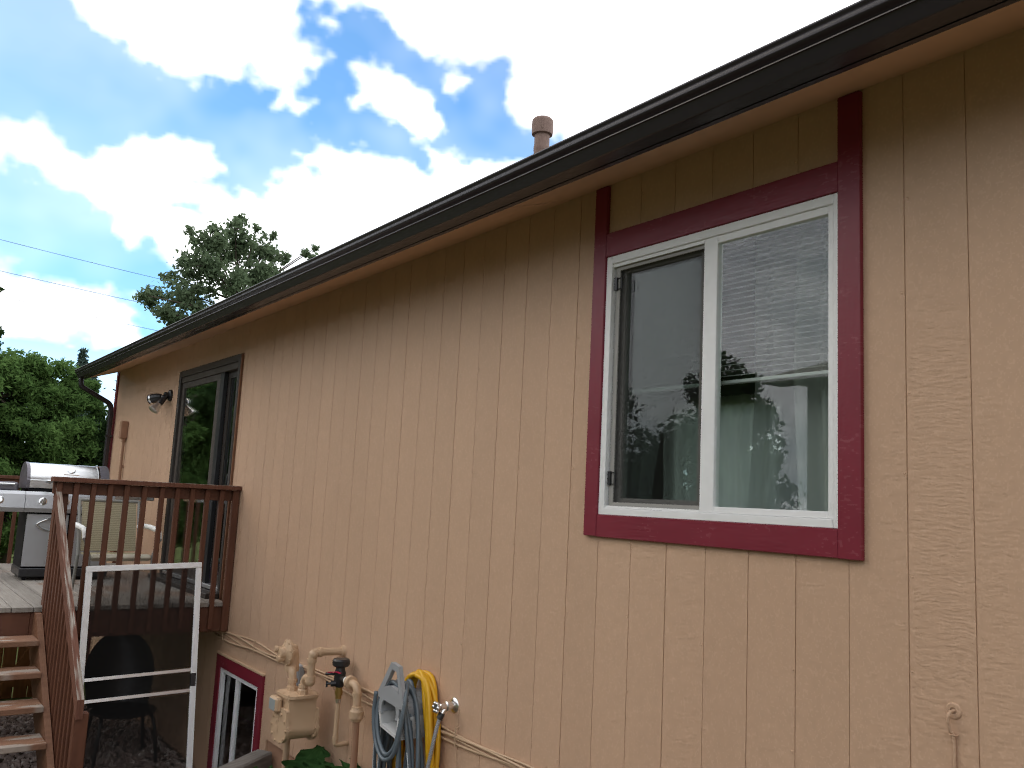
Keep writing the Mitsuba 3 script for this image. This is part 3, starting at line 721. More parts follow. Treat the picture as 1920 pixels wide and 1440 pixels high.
# ------------------------------------------------------------------ gas meter
gm = thing('gas_meter', 'tan painted gas meter with regulator and pipes on the wall beside the basement window', 'gas meter')
mx0, mx1, my0, my1, mz0, mz1 = -5.565, -5.345, -0.325, -0.105, -1.555, -1.285
mc = (mx0 + mx1) / 2


def shield(x0, x1, zt, zw, zb, grow=0.0):
    """Outline in x-z: square shoulders above, bulging round bowl below."""
    c, hw = (x0 + x1) / 2, (x1 - x0) / 2
    pts = [(c - hw * 0.86, zt), (c + hw * 0.86, zt), (c + hw * 0.86, zw + 0.02)]
    for a in np.linspace(60, -240, 26):
        if -90 - 150 <= a:
            pass
        r = math.radians(a)
        if math.sin(r) > 0.55:
            continue
        pts.append((c + hw * 1.0 * math.cos(r), (zw + zb) / 2 + (zw - zb) / 2 * math.sin(r)))
    pts.append((c - hw * 0.86, zw + 0.02))
    return Polygon(pts).buffer(0).buffer(grow)


body = shield(mx0, mx1, mz1, -1.40, mz0)
mbody = part(gm, 'body', wall_sheet(body, my0 + 0.02, my1 - 0.015), 'paint_tan', smooth=30)
for (ya, yb) in ((my0, my0 + 0.022), (my1 - 0.018, my1)):
    fk = part(gm, 'flange', wall_sheet(shield(mx0, mx1, -1.37, -1.405, mz0, 0.014), ya, yb), 'paint_tan', smooth=30)
    bolts = []
    for a in np.linspace(0, 2 * np.pi, 10, endpoint=False):
        bolts.append((mc + 0.113 * math.cos(a), -1.475 + 0.088 * math.sin(a)))
    part(fk, 'bolt', cat(*[rod((x, ya - 0.010, z), (x, yb + 0.012, z), 0.0085, 6) for x, z in bolts]), 'paint_tan', kind='stuff')
capo = Polygon([(mx0 - 0.012, my0 + 0.005), (mx1 + 0.012, my0 + 0.005), (mx1 + 0.012, my1), (mx0 - 0.012, my1)]).buffer(-0.05).buffer(0.05)
cp = extrude(capo, 0.018)
cp.apply_translation((0, 0, mz1 - 0.004))
top = part(gm, 'top_plate', cp, 'paint_tan', smooth=30)
part(top, 'bolt', cat(*[rod((x, y, mz1 - 0.012), (x, y, mz1 + 0.020), 0.006, 6) for x in (mx0 + 0.02, mc, mx1 - 0.02) for y in (my0 + 0.015, my1 - 0.012)] + [rod((x, (my0 + my1) / 2, mz1 - 0.012), (x, (my0 + my1) / 2, mz1 + 0.020), 0.006, 6) for x in (mx0 - 0.002, mx1 + 0.002)]), 'paint_tan', kind='stuff')
idx = part(gm, 'index_box', box(mx0 + 0.005, mx0 + 0.125, my0 - 0.035, my0 + 0.01, -1.385, -1.295, 0.012), 'paint_tan')
part(idx, 'dial_window', box(mx0 + 0.018, mx0 + 0.108, my0 - 0.0375, my0 - 0.034, -1.375, -1.307, 0.001), 'dial_glass')
part(gm, 'name_plate', box(mx0 + 0.03, mx0 + 0.10, my0 - 0.003, my0 - 0.0005, -1.455, -1.405), 'paint_tan')
part(gm, 'name_plate', box(mx0 + 0.03, mx0 + 0.10, my0 - 0.003, my0 - 0.0005, -1.515, -1.475), 'paint_tan')
part(gm, 'tag', obox((mx0 - 0.045, my0 + 0.04, -1.55), (mx0 - 0.005, my0 + 0.03, -1.40), 0.075, 0.003, up=(0.4, -1, 0)), 'paint_tan')
py = -0.205
part(gm, 'riser', rod((-5.625, py + 0.02, -2.1), (-5.625, py + 0.02, -1.20), 0.021, 16), 'paint_tan', smooth=50)
part(gm, 'outlet_pipe', cat(tube(smooth_path([(-5.395, py, mz1), (-5.395, py, -1.235), (-5.392, py, -1.195), (-5.365, py, -1.165), (-5.31, py, -1.162)], 24), 0.0225, 14),
                            rod((-5.297, py, -1.185), (-5.297, py, -1.04), 0.0235, 14),
                            tube(smooth_path([(-5.297, py, -1.05), (-5.297, py, -1.02), (-5.296, py + 0.012, -1.003), (-5.294, py + 0.045, -0.999), (-5.27, 0.0, -0.998)], 30), 0.0235, 14)), 'paint_tan', smooth=50)
part(gm, 'union', lathe([(0, 0), (0.036, 0), (0.036, 0.028), (0.029, 0.036), (0, 0.036)], (0, 0, 1), (-5.395, py, mz1 + 0.012), 8), 'paint_tan')
part(gm, 'union', lathe([(0, 0), (0.030, 0.0), (0.030, 0.02), (0, 0.02)], (0, 0, 1), (-5.395, py, -1.232), 14), 'paint_tan')
collar = [(0, 0), (0.031, 0), (0.031, 0.022), (0, 0.022)]
part(gm, 'elbow', trimesh.creation.icosphere(2, 0.033).apply_translation((-5.30, py, -1.175)), 'paint_tan', smooth=40)
part(gm, 'elbow', trimesh.creation.icosphere(2, 0.031).apply_translation((-5.297, py + 0.008, -1.012)), 'paint_tan', smooth=40)
for (cdir, cloc) in (((0, 0, 1), (-5.297, py, -1.165)), ((0, 0, 1), (-5.297, py, -1.06)), ((0, 1, 0), (-5.2935, py + 0.04, -0.999))):
    part(gm, 'collar', lathe(collar, cdir, cloc, 18), 'paint_tan', smooth=40)
part(gm, 'wall_flange', lathe([(0, 0.02), (0.032, 0.02), (0.038, 0.0)], (0, -1, 0), (-5.27, 0, -0.998), 18), 'paint_tan', smooth=40)
part(gm, 'inlet_pipe', tube(smooth_path([(-5.60, py, -1.14), (-5.575, py - 0.01, -1.14), (-5.535, py - 0.02, -1.155), (-5.522, py - 0.02, -1.20), (-5.522, py - 0.02, mz1)], 30), 0.0245, 14), 'paint_tan', smooth=50)
part(gm, 'union', lathe([(0, 0), (0.036, 0), (0.036, 0.03), (0, 0.03)], (0, 0, 1), (-5.522, py - 0.02, mz1 + 0.010), 8), 'paint_tan')
part(gm, 'collar', lathe(collar, (0, 0, 1), (-5.522, py - 0.02, -1.222), 18), 'paint_tan', smooth=40)
rg = (-5.60, py, -1.06)
reg = part(gm, 'regulator', cat(lathe([(0, -0.105), (0.046, -0.105), (0.050, -0.09), (0.046, -0.07), (0.042, 0.0), (0.028, 0.06), (0, 0.068)], (0, 0, 1), rg, 20),
                                lathe([(0, -0.05), (0.036, -0.045), (0.056, 0.0), (0.082, 0.006), (0.084, 0.012), (0.084, 0.022), (0.072, 0.028), (0.040, 0.040), (0.034, 0.072), (0, 0.076)], (0, -1, 0), (rg[0] - 0.002, rg[1] - 0.02, rg[2] + 0.012), 26)), 'paint_tan', smooth=40)
part(reg, 'spring_cap', cat(lathe([(0, 0), (0.017, 0), (0.017, 0.035), (0.021, 0.036), (0.021, 0.055), (0, 0.06)], (-0.25, -1, 0.1), (rg[0] - 0.03, rg[1] - 0.055, rg[2] + 0.03), 14), lathe([(0, 0), (0.022, 0), (0.022, 0.045), (0, 0.05)], (0, -1, -0.15), (rg[0] + 0.0, rg[1] - 0.06, rg[2] - 0.018), 14)), 'paint_tan', smooth=40)
part(reg, 'bolt', cat(*[rod((rg[0] + 0.074 * math.cos(a), rg[1] - 0.052, rg[2] + 0.012 + 0.074 * math.sin(a)), (rg[0] + 0.074 * math.cos(a), rg[1] - 0.02, rg[2] + 0.012 + 0.074 * math.sin(a)), 0.006, 6) for a in np.linspace(0.3, 6.58, 8, endpoint=False)]), 'paint_tan', kind='stuff')
outlet = thing('utility_box', 'small grey utility box on the siding behind the gas meter pipes', 'utility box')
part(outlet, 'box', box(-5.93, -5.84, -0.045, -0.001, -1.325, -1.185, 0.006), 'grey_plastic')
part(outlet, 'cover', box(-5.925, -5.845, -0.051, -0.0455, -1.32, -1.19, 0.002), 'grey_plastic')

# ------------------------------------------------------------------ sprinkler valve
sv_ = thing('sprinkler_valve', 'black sprinkler backflow valve with a pink handle on tan plastic pipes', 'valve')
yy = -0.085
px = -4.885
part(sv_, 'supply_pipe', cat(rod((px + 0.03, yy, -2.2), (px + 0.012, yy, -1.30), 0.021, 16)), 'paint_tan_dull', smooth=50)
part(sv_, 'upper_pipe', tube(smooth_path([(px + 0.01, yy, -1.30), (px + 0.003, yy, -1.20), (px, yy, -1.165), (px - 0.02, yy, -1.140), (px - 0.06, yy, -1.133), (px - 0.13, yy, -1.131)], 36), 0.024, 16), 'paint_tan', smooth=50)
part(sv_, 'union', lathe([(0, -0.03), (0.030, -0.03), (0.035, -0.015), (0.043, -0.012), (0.043, 0.028), (0.034, 0.036), (0.031, 0.055), (0, 0.055)], (0, 0, 1), (px + 0.012, yy, -1.305), 22), 'paint_tan', smooth=40)
part(sv_, 'collar', lathe([(0, 0), (0.032, 0), (0.040, 0.004), (0.040, 0.035), (0.032, 0.04), (0, 0.04)], (-1, 0, 0), (px - 0.075, yy, -1.132), 22), 'paint_tan', smooth=40)
part(sv_, 'collar', lathe([(0, 0), (0.029, 0), (0.029, 0.02), (0, 0.02)], (0, 0, 1), (px + 0.001, yy, -1.192), 18), 'paint_tan', smooth=40)
part(sv_, 'adaptor', rod((px - 0.12, yy, -1.131), (px - 0.155, yy, -1.131), 0.023, 16), 'white_plastic', smooth=50)
vx_ = px - 0.245
part(sv_, 'nipple', cat(rod((px - 0.154, yy, -1.131), (vx_ + 0.02, yy, -1.131), 0.017, 12)), 'bronze_light', smooth=50)
vb = part(sv_, 'valve_body', cat(lathe([(0, -0.055), (0.024, -0.055), (0.034, -0.03), (0.036, 0.03), (0.028, 0.055), (0.028, 0.075), (0, 0.075)], (0, 0, 1), (vx_, yy, -1.132), 18), lathe([(0, 0), (0.018, 0), (0.018, 0.03), (0, 0.03)], (-0.4, -1, 0), (vx_, yy - 0.025, -1.165), 12)), 'black_plastic', smooth=40)
part(vb, 'bonnet', lathe([(0, 0), (0.044, 0.0), (0.054, 0.008), (0.054, 0.036), (0.046, 0.046), (0, 0.050)], (0, 0, 1), (vx_ + 0.004, yy, -1.062), 18), 'black_plastic', smooth=30)
part(vb, 'handle', cat(obox((vx_ - 0.055, yy - 0.05, -1.105), (vx_ + 0.05, yy - 0.042, -1.085), 0.016, 0.005), obox((vx_ + 0.045, yy - 0.042, -1.087), (vx_ + 0.066, yy - 0.03, -1.092), 0.014, 0.005)), 'red_handle')
part(vb, 'test_cock', cat(rod((vx_ - 0.02, yy - 0.03, -1.112), (vx_ - 0.075, yy - 0.06, -1.116), 0.008, 8), rod((vx_ - 0.02, yy - 0.03, -1.165), (vx_ - 0.06, yy - 0.055, -1.175), 0.008, 8), rod((vx_ - 0.062, yy - 0.055, -1.16), (vx_ - 0.062, yy - 0.055, -1.195), 0.007, 8)), 'black_plastic')
part(sv_, 'brass_fitting', lathe([(0, 0), (0.020, 0), (0.020, 0.022), (0.025, 0.024), (0.025, 0.046), (0.021, 0.048), (0.021, 0.07), (0, 0.07)], (0, 0, 1), (vx_, yy, -1.256), 8), 'brass')
part(sv_, 'chrome_collar', rod((vx_, yy, -1.282), (vx_, yy, -1.255), 0.017, 12), 'chrome', smooth=50)
part(sv_, 'drain_pipe', cat(rod((vx_, yy, -1.50), (vx_, yy, -1.275), 0.0145, 12), tube(smooth_path([(vx_, yy, -1.49), (vx_, yy, -1.52), (vx_ + 0.002, yy + 0.015, -1.533), (vx_ + 0.006, 0.0, -1.528)], 20), 0.0145, 12), lathe([(0, 0), (0.019, 0), (0.019, 0.022), (0, 0.022)], (0, 0, 1), (vx_, yy, -1.505), 14)), 'paint_tan', smooth=50)

# ------------------------------------------------------------------ hose hanger and hoses
hh = thing('hose_hanger', 'grey plastic hose hanger bracket on the siding holding two coiled hoses', 'hose hanger')
hx, hy = -4.275, -0.205
outer = Polygon([(-4.262, -0.885), (-4.185, -0.895), (-4.115, -1.075), (-4.125, -1.10), (-4.38, -1.08), (-4.385, -1.055)])
a_hole = Polygon([(-4.254, -0.908), (-4.196, -0.916), (-4.142, -1.056), (-4.19, -1.022), (-4.25, -1.010), (-4.31, -1.022), (-4.352, -1.05)])
part(hh, 'front_frame', wall_sheet(outer.difference(a_hole.buffer(-0.004)).buffer(0.004), hy - 0.012, hy + 0.012), 'grey_plastic')
n = 22
ang = np.linspace(math.radians(205), math.radians(-25), n)
cxh, czh, rx_, rz_ = -4.265, -1.125, 0.108, 0.09
arc_o = [(cxh + rx_ * math.cos(a), czh + rz_ * math.sin(a)) for a in ang]
arc_i = [(cxh + (rx_ - 0.022) * math.cos(a), czh + (rz_ - 0.022) * math.sin(a)) for a in ang[::-1]]
part(hh, 'saddle', cat(wall_sheet(Polygon(arc_o + arc_i), hy + 0.001, -0.001), wall_sheet(Polygon(arc_o + [(x, z - 0.01) for x, z in arc_i]).buffer(0.004), hy - 0.010, hy + 0.0005)), 'grey_plastic', smooth=30)
part(hh, 'tray', cat(wall_sheet(Polygon([(-4.375, -1.15), (-4.355, -1.15), (-4.33, -1.215), (-4.15, -1.245), (-4.15, -1.262), (-4.345, -1.232)]), hy - 0.01, -0.001), wall_sheet(Polygon([(-4.165, -1.15), (-4.150, -1.15), (-4.150, -1.244), (-4.165, -1.24)]), hy - 0.01, -0.002)), 'grey_plastic_pale')
part(hh, 'back_plate', box(-4.36, -4.16, -0.006, -0.0005, -1.24, -1.0), 'grey_plastic_pale')


def coil(turns, y_range, x_range, top, bots, r, seed, c=-4.25, stripes=False):
    """One hose wound over the saddle: a long path of hanging loops."""
    rr = np.random.default_rng(seed)
    pts = []
    m = 34
    for i in range(turns):
        hw = rr.uniform(*x_range)
        bot = rr.uniform(*bots)
        t = top + rr.uniform(-0.015, 0.02)
        dx = rr.uniform(-0.035, 0.035)
        y0 = y_range[0] + (y_range[1] - y_range[0]) * i / turns
        y1 = y_range[0] + (y_range[1] - y_range[0]) * (i + 1) / turns
        for j in range(m):
            a = 2 * np.pi * j / m
            z = (t + bot) / 2 + (t - bot) / 2 * math.cos(a)
            s = math.sin(a)
            low = (1 - math.cos(a)) / 2
            wdt = hw * (0.75 + 0.35 * low) if True else hw
            x = c + dx * low + wdt * np.sign(s) * abs(s) ** 0.72
            y = y0 + (y1 - y0) * j / m + 0.012 * math.sin(3 * a + i)
            pts.append((x, y, z))
    return np.array(pts)


gh = thing('garden_hose', 'grey garden hose with pale stripe coiled on the hose hanger', 'hose')
pts = smooth_path(coil(10, (-0.195, -0.085), (0.125, 0.235), -1.0, (-1.88, -1.60), 0.011, 3, c=-4.275), 10 * 34 * 2)
part(gh, 'tube', tube(pts, 0.0115, 9), 'grey_hose', smooth=True)
lp = smooth_path([(-4.40, -0.222, -1.06), (-4.405, -0.225, -1.18), (-4.36, -0.228, -1.31), (-4.26, -0.232, -1.378), (-4.16, -0.228, -1.33), (-4.115, -0.222, -1.20), (-4.118, -0.20, -1.05), (-4.17, -0.165, -0.985)], 60)
lp2 = smooth_path([(-4.385, -0.20, -1.06), (-4.385, -0.215, -1.18), (-4.34, -0.222, -1.29), (-4.25, -0.226, -1.352), (-4.17, -0.222, -1.30), (-4.135, -0.215, -1.19), (-4.14, -0.19, -1.05), (-4.20, -0.16, -0.992)], 60)
part(gh, 'short_loop', cat(tube(lp, 0.0115, 9), tube(lp2, 0.0115, 9)), 'grey_hose', smooth=True)
stripe_pts = pts[68 * 1 + 6:68 * 1 + 60] + np.array([0.004, -0.0095, 0])
part(gh, 'stripe', cat(tube(pts[20:60] + [0.003, -0.0098, 0], 0.0032, 6), tube(pts[150:200] + [0.003, -0.0098, 0], 0.0032, 6), tube(pts[290:338] + [0.004, -0.0096, 0], 0.0032, 6), tube(pts[225:262] + [0.003, -0.0098, 0], 0.0028, 6)), 'white_stripe', smooth=True)
yh = thing('garden_hose', 'yellow garden hose coiled against the wall behind the grey one', 'hose')
ypts = smooth_path(coil(8, (-0.08, -0.022), (0.15, 0.235), -0.95, (-1.80, -1.55), 0.011, 8, c=-4.225), 8 * 34 * 2)
part(yh, 'tube', tube(ypts, 0.0140, 9), 'yellow_hose', smooth=True)

# faucet
fa = thing('outdoor_faucet', 'chrome outdoor faucet on the siding right of the coiled hoses', 'faucet')
F0 = np.array([-3.955, 0.0, -1.062])
part(fa, 'escutcheon', lathe([(0, 0.012), (0.026, 0.012), (0.038, 0.004), (0.040, 0.0)], (0, -1, 0), F0, 24), 'chrome', smooth=40)
part(fa, 'body', cat(lathe([(0, 0), (0.019, 0.0), (0.019, 0.03), (0.025, 0.032), (0.025, 0.05), (0.017, 0.055), (0.015, 0.085), (0.009, 0.09), (0.009, 0.11), (0, 0.11)], (0, -1, 0), F0, 18), rod(F0 + [0, -0.055, -0.005], F0 + [0.0, -0.075, -0.035], 0.014, 12)), 'chrome', smooth=40)
hw_ = []
for a in np.linspace(0, 2 * np.pi, 6, endpoint=False):
    hw_.append(trimesh.creation.icosphere(1, 0.011).apply_translation(F0 + [0.021 * math.cos(a), -0.112, 0.021 * math.sin(a)]))
part(fa, 'handwheel', cat(lathe([(0, 0), (0.022, 0.0), (0.024, 0.006), (0.018, 0.012), (0, 0.012)], (0, -1, 0), F0 + [0, -0.105, 0], 18), *hw_), 'chrome', smooth=40)
part(fa, 'coupling', rod(F0 + [0, -0.073, -0.032], F0 + [-0.003, -0.088, -0.062], 0.017, 12), 'black_plastic', smooth=50)
whole('supply_hose', tube(smooth_path([F0 + [-0.003, -0.086, -0.06], F0 + [-0.006, -0.105, -0.14], F0 + [-0.01, -0.14, -0.32], F0 + [-0.02, -0.20, -0.62], F0 + [-0.04, -0.32, -0.90]], 40), 0.0105, 10), 'braided_steel', 'braided metal hose hanging from the chrome faucet', 'hose', smooth=50)

# cable entry at the right
ce = thing('cable_entry', 'tan painted cable bending out of a round wall plate at the lower right', 'cable')
C0 = np.array([-1.335, 0.0, -0.535])
part(ce, 'wall_plate', lathe([(0.010, 0.004), (0.020, 0.0045), (0.0225, 0.003), (0.024, 0.0), (0.010, 0.0)], (0, -1, 0), C0, 26), 'paint_siding', smooth=30)
part(ce, 'cable', tube(smooth_path([C0 + [0, 0.002, 0], C0 + [-0.002, -0.018, -0.004], C0 + [-0.006, -0.024, -0.025], C0 + [-0.004, -0.016, -0.055], C0 + [0.002, -0.008, -0.075], C0 + [0.003, -0.0065, -0.2], C0 + [0.004, -0.0065, -0.6], C0 + [0.004, -0.0065, -1.2]], 60), 0.0048, 9), 'paint_siding', smooth=60)
part(ce, 'staple', tube([C0 + [-0.010, 0, -0.066], C0 + [-0.006, -0.014, -0.067], C0 + [0.009, -0.013, -0.066], C0 + [0.012, 0, -0.065]], 0.0022, 6), 'paint_siding')

# ------------------------------------------------------------------ deck
dk = thing('deck', 'raised wooden deck with redwood stained railing and grey worn floorboards', 'deck')
DX0, DX1, DY0, DY1, DZ = -11.3, -7.475, -3.5, -0.035, -0.945
for i in range(24):
    y1 = DY1 - i * 0.1445
    y0 = y1 - 0.139
    dzb = rng.uniform(-0.002, 0.002)
    part(dk, 'floorboard', box(DX0, DX1 + 0.02 + rng.uniform(-0.004, 0.004), y0, y1, DZ - 0.036 + dzb, DZ + dzb, 0.003), 'deck_board_wood')
part(dk, 'rim_joist', box(DX1 - 0.04, DX1, -1.49, DY1, -1.185, DZ - 0.037, 0.002), 'redwood_stain')
part(dk, 'rim_joist', box(DX1 - 0.04, DX1, DY0, -1.492, -1.185, DZ - 0.037, 0.002), 'redwood_stain')
part(dk, 'rim_joist', box(DX0, DX0 + 0.04, DY0, DY1, -1.185, DZ - 0.037, 0.002), 'redwood_stain')
part(dk, 'joist', cat(*[box(DX0 + 0.05, DX1 - 0.05, y - 0.02, y + 0.02, -1.18, DZ - 0.037) for y in np.arange(-3.4, -0.05, 0.41)]), 'redwood_stain', kind='stuff')
part(dk, 'beam', box(-9.3, -9.21, DY0, -0.1, -1.38, -1.186, 0.003), 'redwood_stain')
for (x, y) in ((-9.255, -3.0), (-9.255, -0.76), (-11.2, -3.0), (-11.2, -1.9)):
    part(dk, 'support_post', box(x - 0.05, x + 0.05, y - 0.05, y + 0.05, -2.7, -1.20 if x < -10 else -1.385, 0.004), 'redwood_stain')
# front railing
ZR = 0.028
part(dk, 'rail_cap', box(-7.535, -7.405, -1.455, -0.004, ZR - 0.038, ZR, 0.004), 'worn_redwood')
part(dk, 'rail_board', box(DX1 - 0.040, DX1 - 0.002, -1.44, -0.03, ZR - 0.130, ZR - 0.039, 0.002), 'redwood_stain')
for y in (-1.402, -1.282, -1.161, -1.037, -0.914, -0.78, -0.644, -0.5215, -0.40, -0.277, -0.155):
    part(dk, 'baluster', box(DX1 + 0.001, DX1 + 0.037, y - 0.019 + rng.uniform(-.002, .002), y + 0.019, -1.16 + rng.uniform(-0.015, 0.01), ZR - 0.039, 0.003), 'redwood_stain')
part(dk, 'end_post', box(DX1 + 0.001, DX1 + 0.040, -0.062, -0.006, -1.185, ZR - 0.039, 0.003), 'redwood_stain')
part(dk, 'end_post', box(DX1 - 0.13, DX1 - 0.041, -1.41, -1.32, -1.18, ZR - 0.05, 0.003), 'redwood_stain')
# far railing
part(dk, 'rail_cap', box(DX0 - 0.06, DX0 + 0.07, DY0, -0.03, ZR - 0.038, ZR, 0.004), 'redwood_stain')
part(dk, 'rail_board', box(DX0 + 0.001, DX0 + 0.035, DY0, -0.03, ZR - 0.13, ZR - 0.039, 0.002), 'redwood_stain')
for y in np.arange(-3.4, -0.05, 0.123):
    part(dk, 'baluster', box(DX0 - 0.038, DX0 - 0.001, y - 0.019, y + 0.019, -1.16, ZR - 0.039, 0.003), 'redwood_stain')

# stairs
st = thing('deck_stairs', 'wooden deck stairs with open treads, side stringer and sloping handrail', 'stairs')
treads = [(-7.10, -1.135), (-6.875, -1.315), (-6.645, -1.492), (-6.41, -1.668), (-6.18, -1.845), (-5.95, -2.02)]
YS = -1.47
for (xf, zt) in treads:
    part(st, 'tread', box(xf - 0.27, xf, YS - 0.95, YS - 0.001, zt - 0.038, zt + rng.uniform(-0.002, 0.002), 0.004), 'tread_wood')


def stringer(y0, y1):
    sl = -0.765
    xa, za = -7.47, -0.985
    xb = -5.80
    zb = za + sl * (xb - xa)
    pts_ = [(xa, za), (xa + 0.10, za), (xb, zb + 0.077), (xb, zb - 0.23), (xa, za - 0.30)]
    return prism_y(pts_, y0, y1)


part(st, 'stringer', stringer(YS, YS + 0.040), 'stringer_wood')
part(st, 'stringer', stringer(YS - 0.99, YS - 0.951), 'stringer_wood')
ha, hb = np.array([-7.55, -1.42, -0.012]), np.array([-5.905, -1.42, -1.305])
hd = (hb - ha) / np.linalg.norm(hb - ha)
hup = np.array([-hd[2], 0, hd[0]])
off = hup * 0.045
prof = [(ha[0] + 0.02, ha[2]), (hb[0], hb[2]), (hb[0], hb[2] - 0.115), (ha[0] + 0.02, ha[2] - 0.118)]
part(st, 'handrail', prism_y(prof, -1.424, -1.384), 'worn_redwood', label='weathered sloping handrail with pale worn top')
for i in range(14):
    x = -7.36 + i * 0.115
    if x > -5.9:
        break
    zt = ha[2] + (x - ha[0]) * (hb[2] - ha[2]) / (hb[0] - ha[0]) - 0.02
    zb = -0.985 - 0.765 * (x + 7.47) - 0.24
    part(st, 'baluster', box(x - 0.019, x + 0.019, -1.4225, -1.3855, zb, zt - 0.085, 0.003), 'redwood_stain')
part(st, 'newel_post', box(-5.99, -5.925, -1.4235, -1.345, -2.42, -1.39, 0.004), 'redwood_stain')

# fence seen under the deck
fe = thing('garden_fence', 'brown plank garden fence with rails and a diagonal brace seen through the stairs', 'fence')
for i in range(27):
    y = -4.56 + i * 0.146
    part(fe, 'plank', box(-11.82, -11.80, y, y + 0.139 - (0.006 if i % 4 == 0 else 0), -2.75, -1.05 + rng.uniform(-0.01, 0.01), 0.002), 'fence_wood')
part(fe, 'rail', box(-11.799, -11.76, -4.56, -0.63, -2.39, -2.31, 0.002), 'fence_wood')
part(fe, 'rail', box(-11.799, -11.76, -4.56, -0.63, -1.42, -1.33, 0.002), 'fence_wood')
part(fe, 'brace', obox((-11.745, -1.28, -2.80), (-11.745, -0.74, -1.90), 0.075, 0.025, up=(1, 0, 0)), 'fence_wood')

# ------------------------------------------------------------------ screen door leaning on the deck
sd = thing('loose_screen', 'white framed insect screen door leaning against the deck railing', 'screen door')
B0, B1 = np.array([-6.93, -1.20, -2.42]), np.array([-6.93, -0.345, -2.40])
T0, T1 = np.array([-7.385, -1.165, -0.642]), np.array([-7.385, -0.29, -0.610])


def sp(u, v):
    return (B0 * (1 - u) + B1 * u) * (1 - v) + (T0 * (1 - u) + T1 * u) * v


nrm = np.cross(B1 - B0, T0 - B0)
nrm /= np.linalg.norm(nrm)
part(sd, 'side_rail', obox(sp(0.027, 0), sp(0.027, 0.975), 0.047, 0.02, up=nrm, bevel=0.003), 'vinyl_white')
part(sd, 'side_rail', obox(sp(0.973, 0), sp(0.973, 0.975), 0.047, 0.02, up=nrm, bevel=0.003), 'vinyl_white')
part(sd, 'top_rail', obox(sp(0.0, 0.988), sp(1.0, 0.988), 0.045, 0.021, up=nrm, bevel=0.003), 'vinyl_white')
part(sd, 'bottom_rail', obox(sp(0.054, 0.02), sp(0.946, 0.02), 0.06, 0.02, up=nrm, bevel=0.003), 'vinyl_white')
part(sd, 'cross_rail', obox(sp(0.054, 0.545), sp(0.946, 0.545), 0.026, 0.018, up=nrm, bevel=0.002), 'aluminium')
part(sd, 'cross_rail', obox(sp(0.054, 0.462), sp(0.946, 0.462), 0.026, 0.018, up=nrm, bevel=0.002), 'aluminium')
part(sd, 'latch', obox(sp(0.968, 0.478), sp(0.968, 0.53), 0.040, 0.03, up=nrm, bevel=0.003), 'black_plastic')


def quad(a, b, c, d):
    return trimesh.Trimesh([a, b, c, d], [[0, 1, 2], [0, 2, 3]], process=False)


part(sd, 'screen', quad(sp(0.05, 0.556), sp(0.95, 0.556), sp(0.95, 0.98), sp(0.05, 0.98)), 'screen_mesh_loose')
part(sd, 'screen', quad(sp(0.05, 0.472), sp(0.95, 0.472), sp(0.95, 0.535), sp(0.05, 0.535)), 'screen_mesh_loose')
part(sd, 'screen', quad(sp(0.05, 0.03), sp(0.95, 0.03), sp(0.95, 0.45), sp(0.05, 0.45)), 'screen_mesh_loose')

# ------------------------------------------------------------------ black chair under the deck
bc = thing('garden_chair', 'black round backed garden chair on the gravel under the deck', 'chair')
gz_ = float(ground_z(np.array(-8.5), 0))
sx_, sy_, sz_ = -8.5, -0.52, gz_ + 0.45


def shell(w, h, n=14):
    """Bent back of the chair, facing +x, rounded at the top."""
    out = []
    u = np.linspace(-1, 1, n)
    v = np.linspace(0, 1, n)
    U_, V_ = np.meshgrid(u, v, indexing='ij')
    width = w / 2 * np.where(V_ < 0.45, 0.86 + 0.14 * V_ / 0.45, np.sqrt(np.clip(1 - ((V_ - 0.45) / 0.60) ** 2, 0, 1)))
    Y = U_ * width
    X = -0.10 * (1 - U_ ** 2) - 0.14 * V_
    Z = V_ * h
    P = np.stack([X, Y, Z], -1).reshape(-1, 3)
    i, j = np.meshgrid(np.arange(n - 1), np.arange(n - 1), indexing='ij')
    qq = np.stack([i * n + j, (i + 1) * n + j, (i + 1) * n + j + 1, i * n + j + 1], -1).reshape(-1, 4)
    f = np.vstack([qq[:, [0, 1, 2]], qq[:, [0, 2, 3]]])
    back_ = P + [-0.014, 0, 0]
    f2 = f[:, ::-1] + len(P)
    return trimesh.Trimesh(np.vstack([P, back_]), np.vstack([f, f2]), process=False)


b_ = shell(0.60, 0.62)
b_.apply_translation((sx_ - 0.12, sy_, sz_ - 0.02))
part(bc, 'backrest', b_, 'black_plastic', smooth=50)
part(bc, 'seat', lathe([(0, 0.0), (0.24, 0.0), (0.27, 0.012), (0.275, 0.028), (0.25, 0.036), (0, 0.022)], (0, 0, 1), (sx_ + 0.08, sy_, sz_ - 0.03), 28), 'black_plastic', smooth=40)
for sgn in (-1, 1):
    part(bc, 'leg', tube(smooth_path([(sx_ - 0.16, sy_ + sgn * 0.26, gz_ + 0.01), (sx_ - 0.12, sy_ + sgn * 0.22, sz_ - 0.10), (sx_ - 0.04, sy_ + sgn * 0.2, sz_ - 0.04), (sx_ + 0.16, sy_ + sgn * 0.2, sz_ - 0.04), (sx_ + 0.25, sy_ + sgn * 0.22, sz_ - 0.10), (sx_ + 0.30, sy_ + sgn * 0.26, gz_ + 0.01)], 40), 0.015, 9), 'black_plastic', smooth=50)

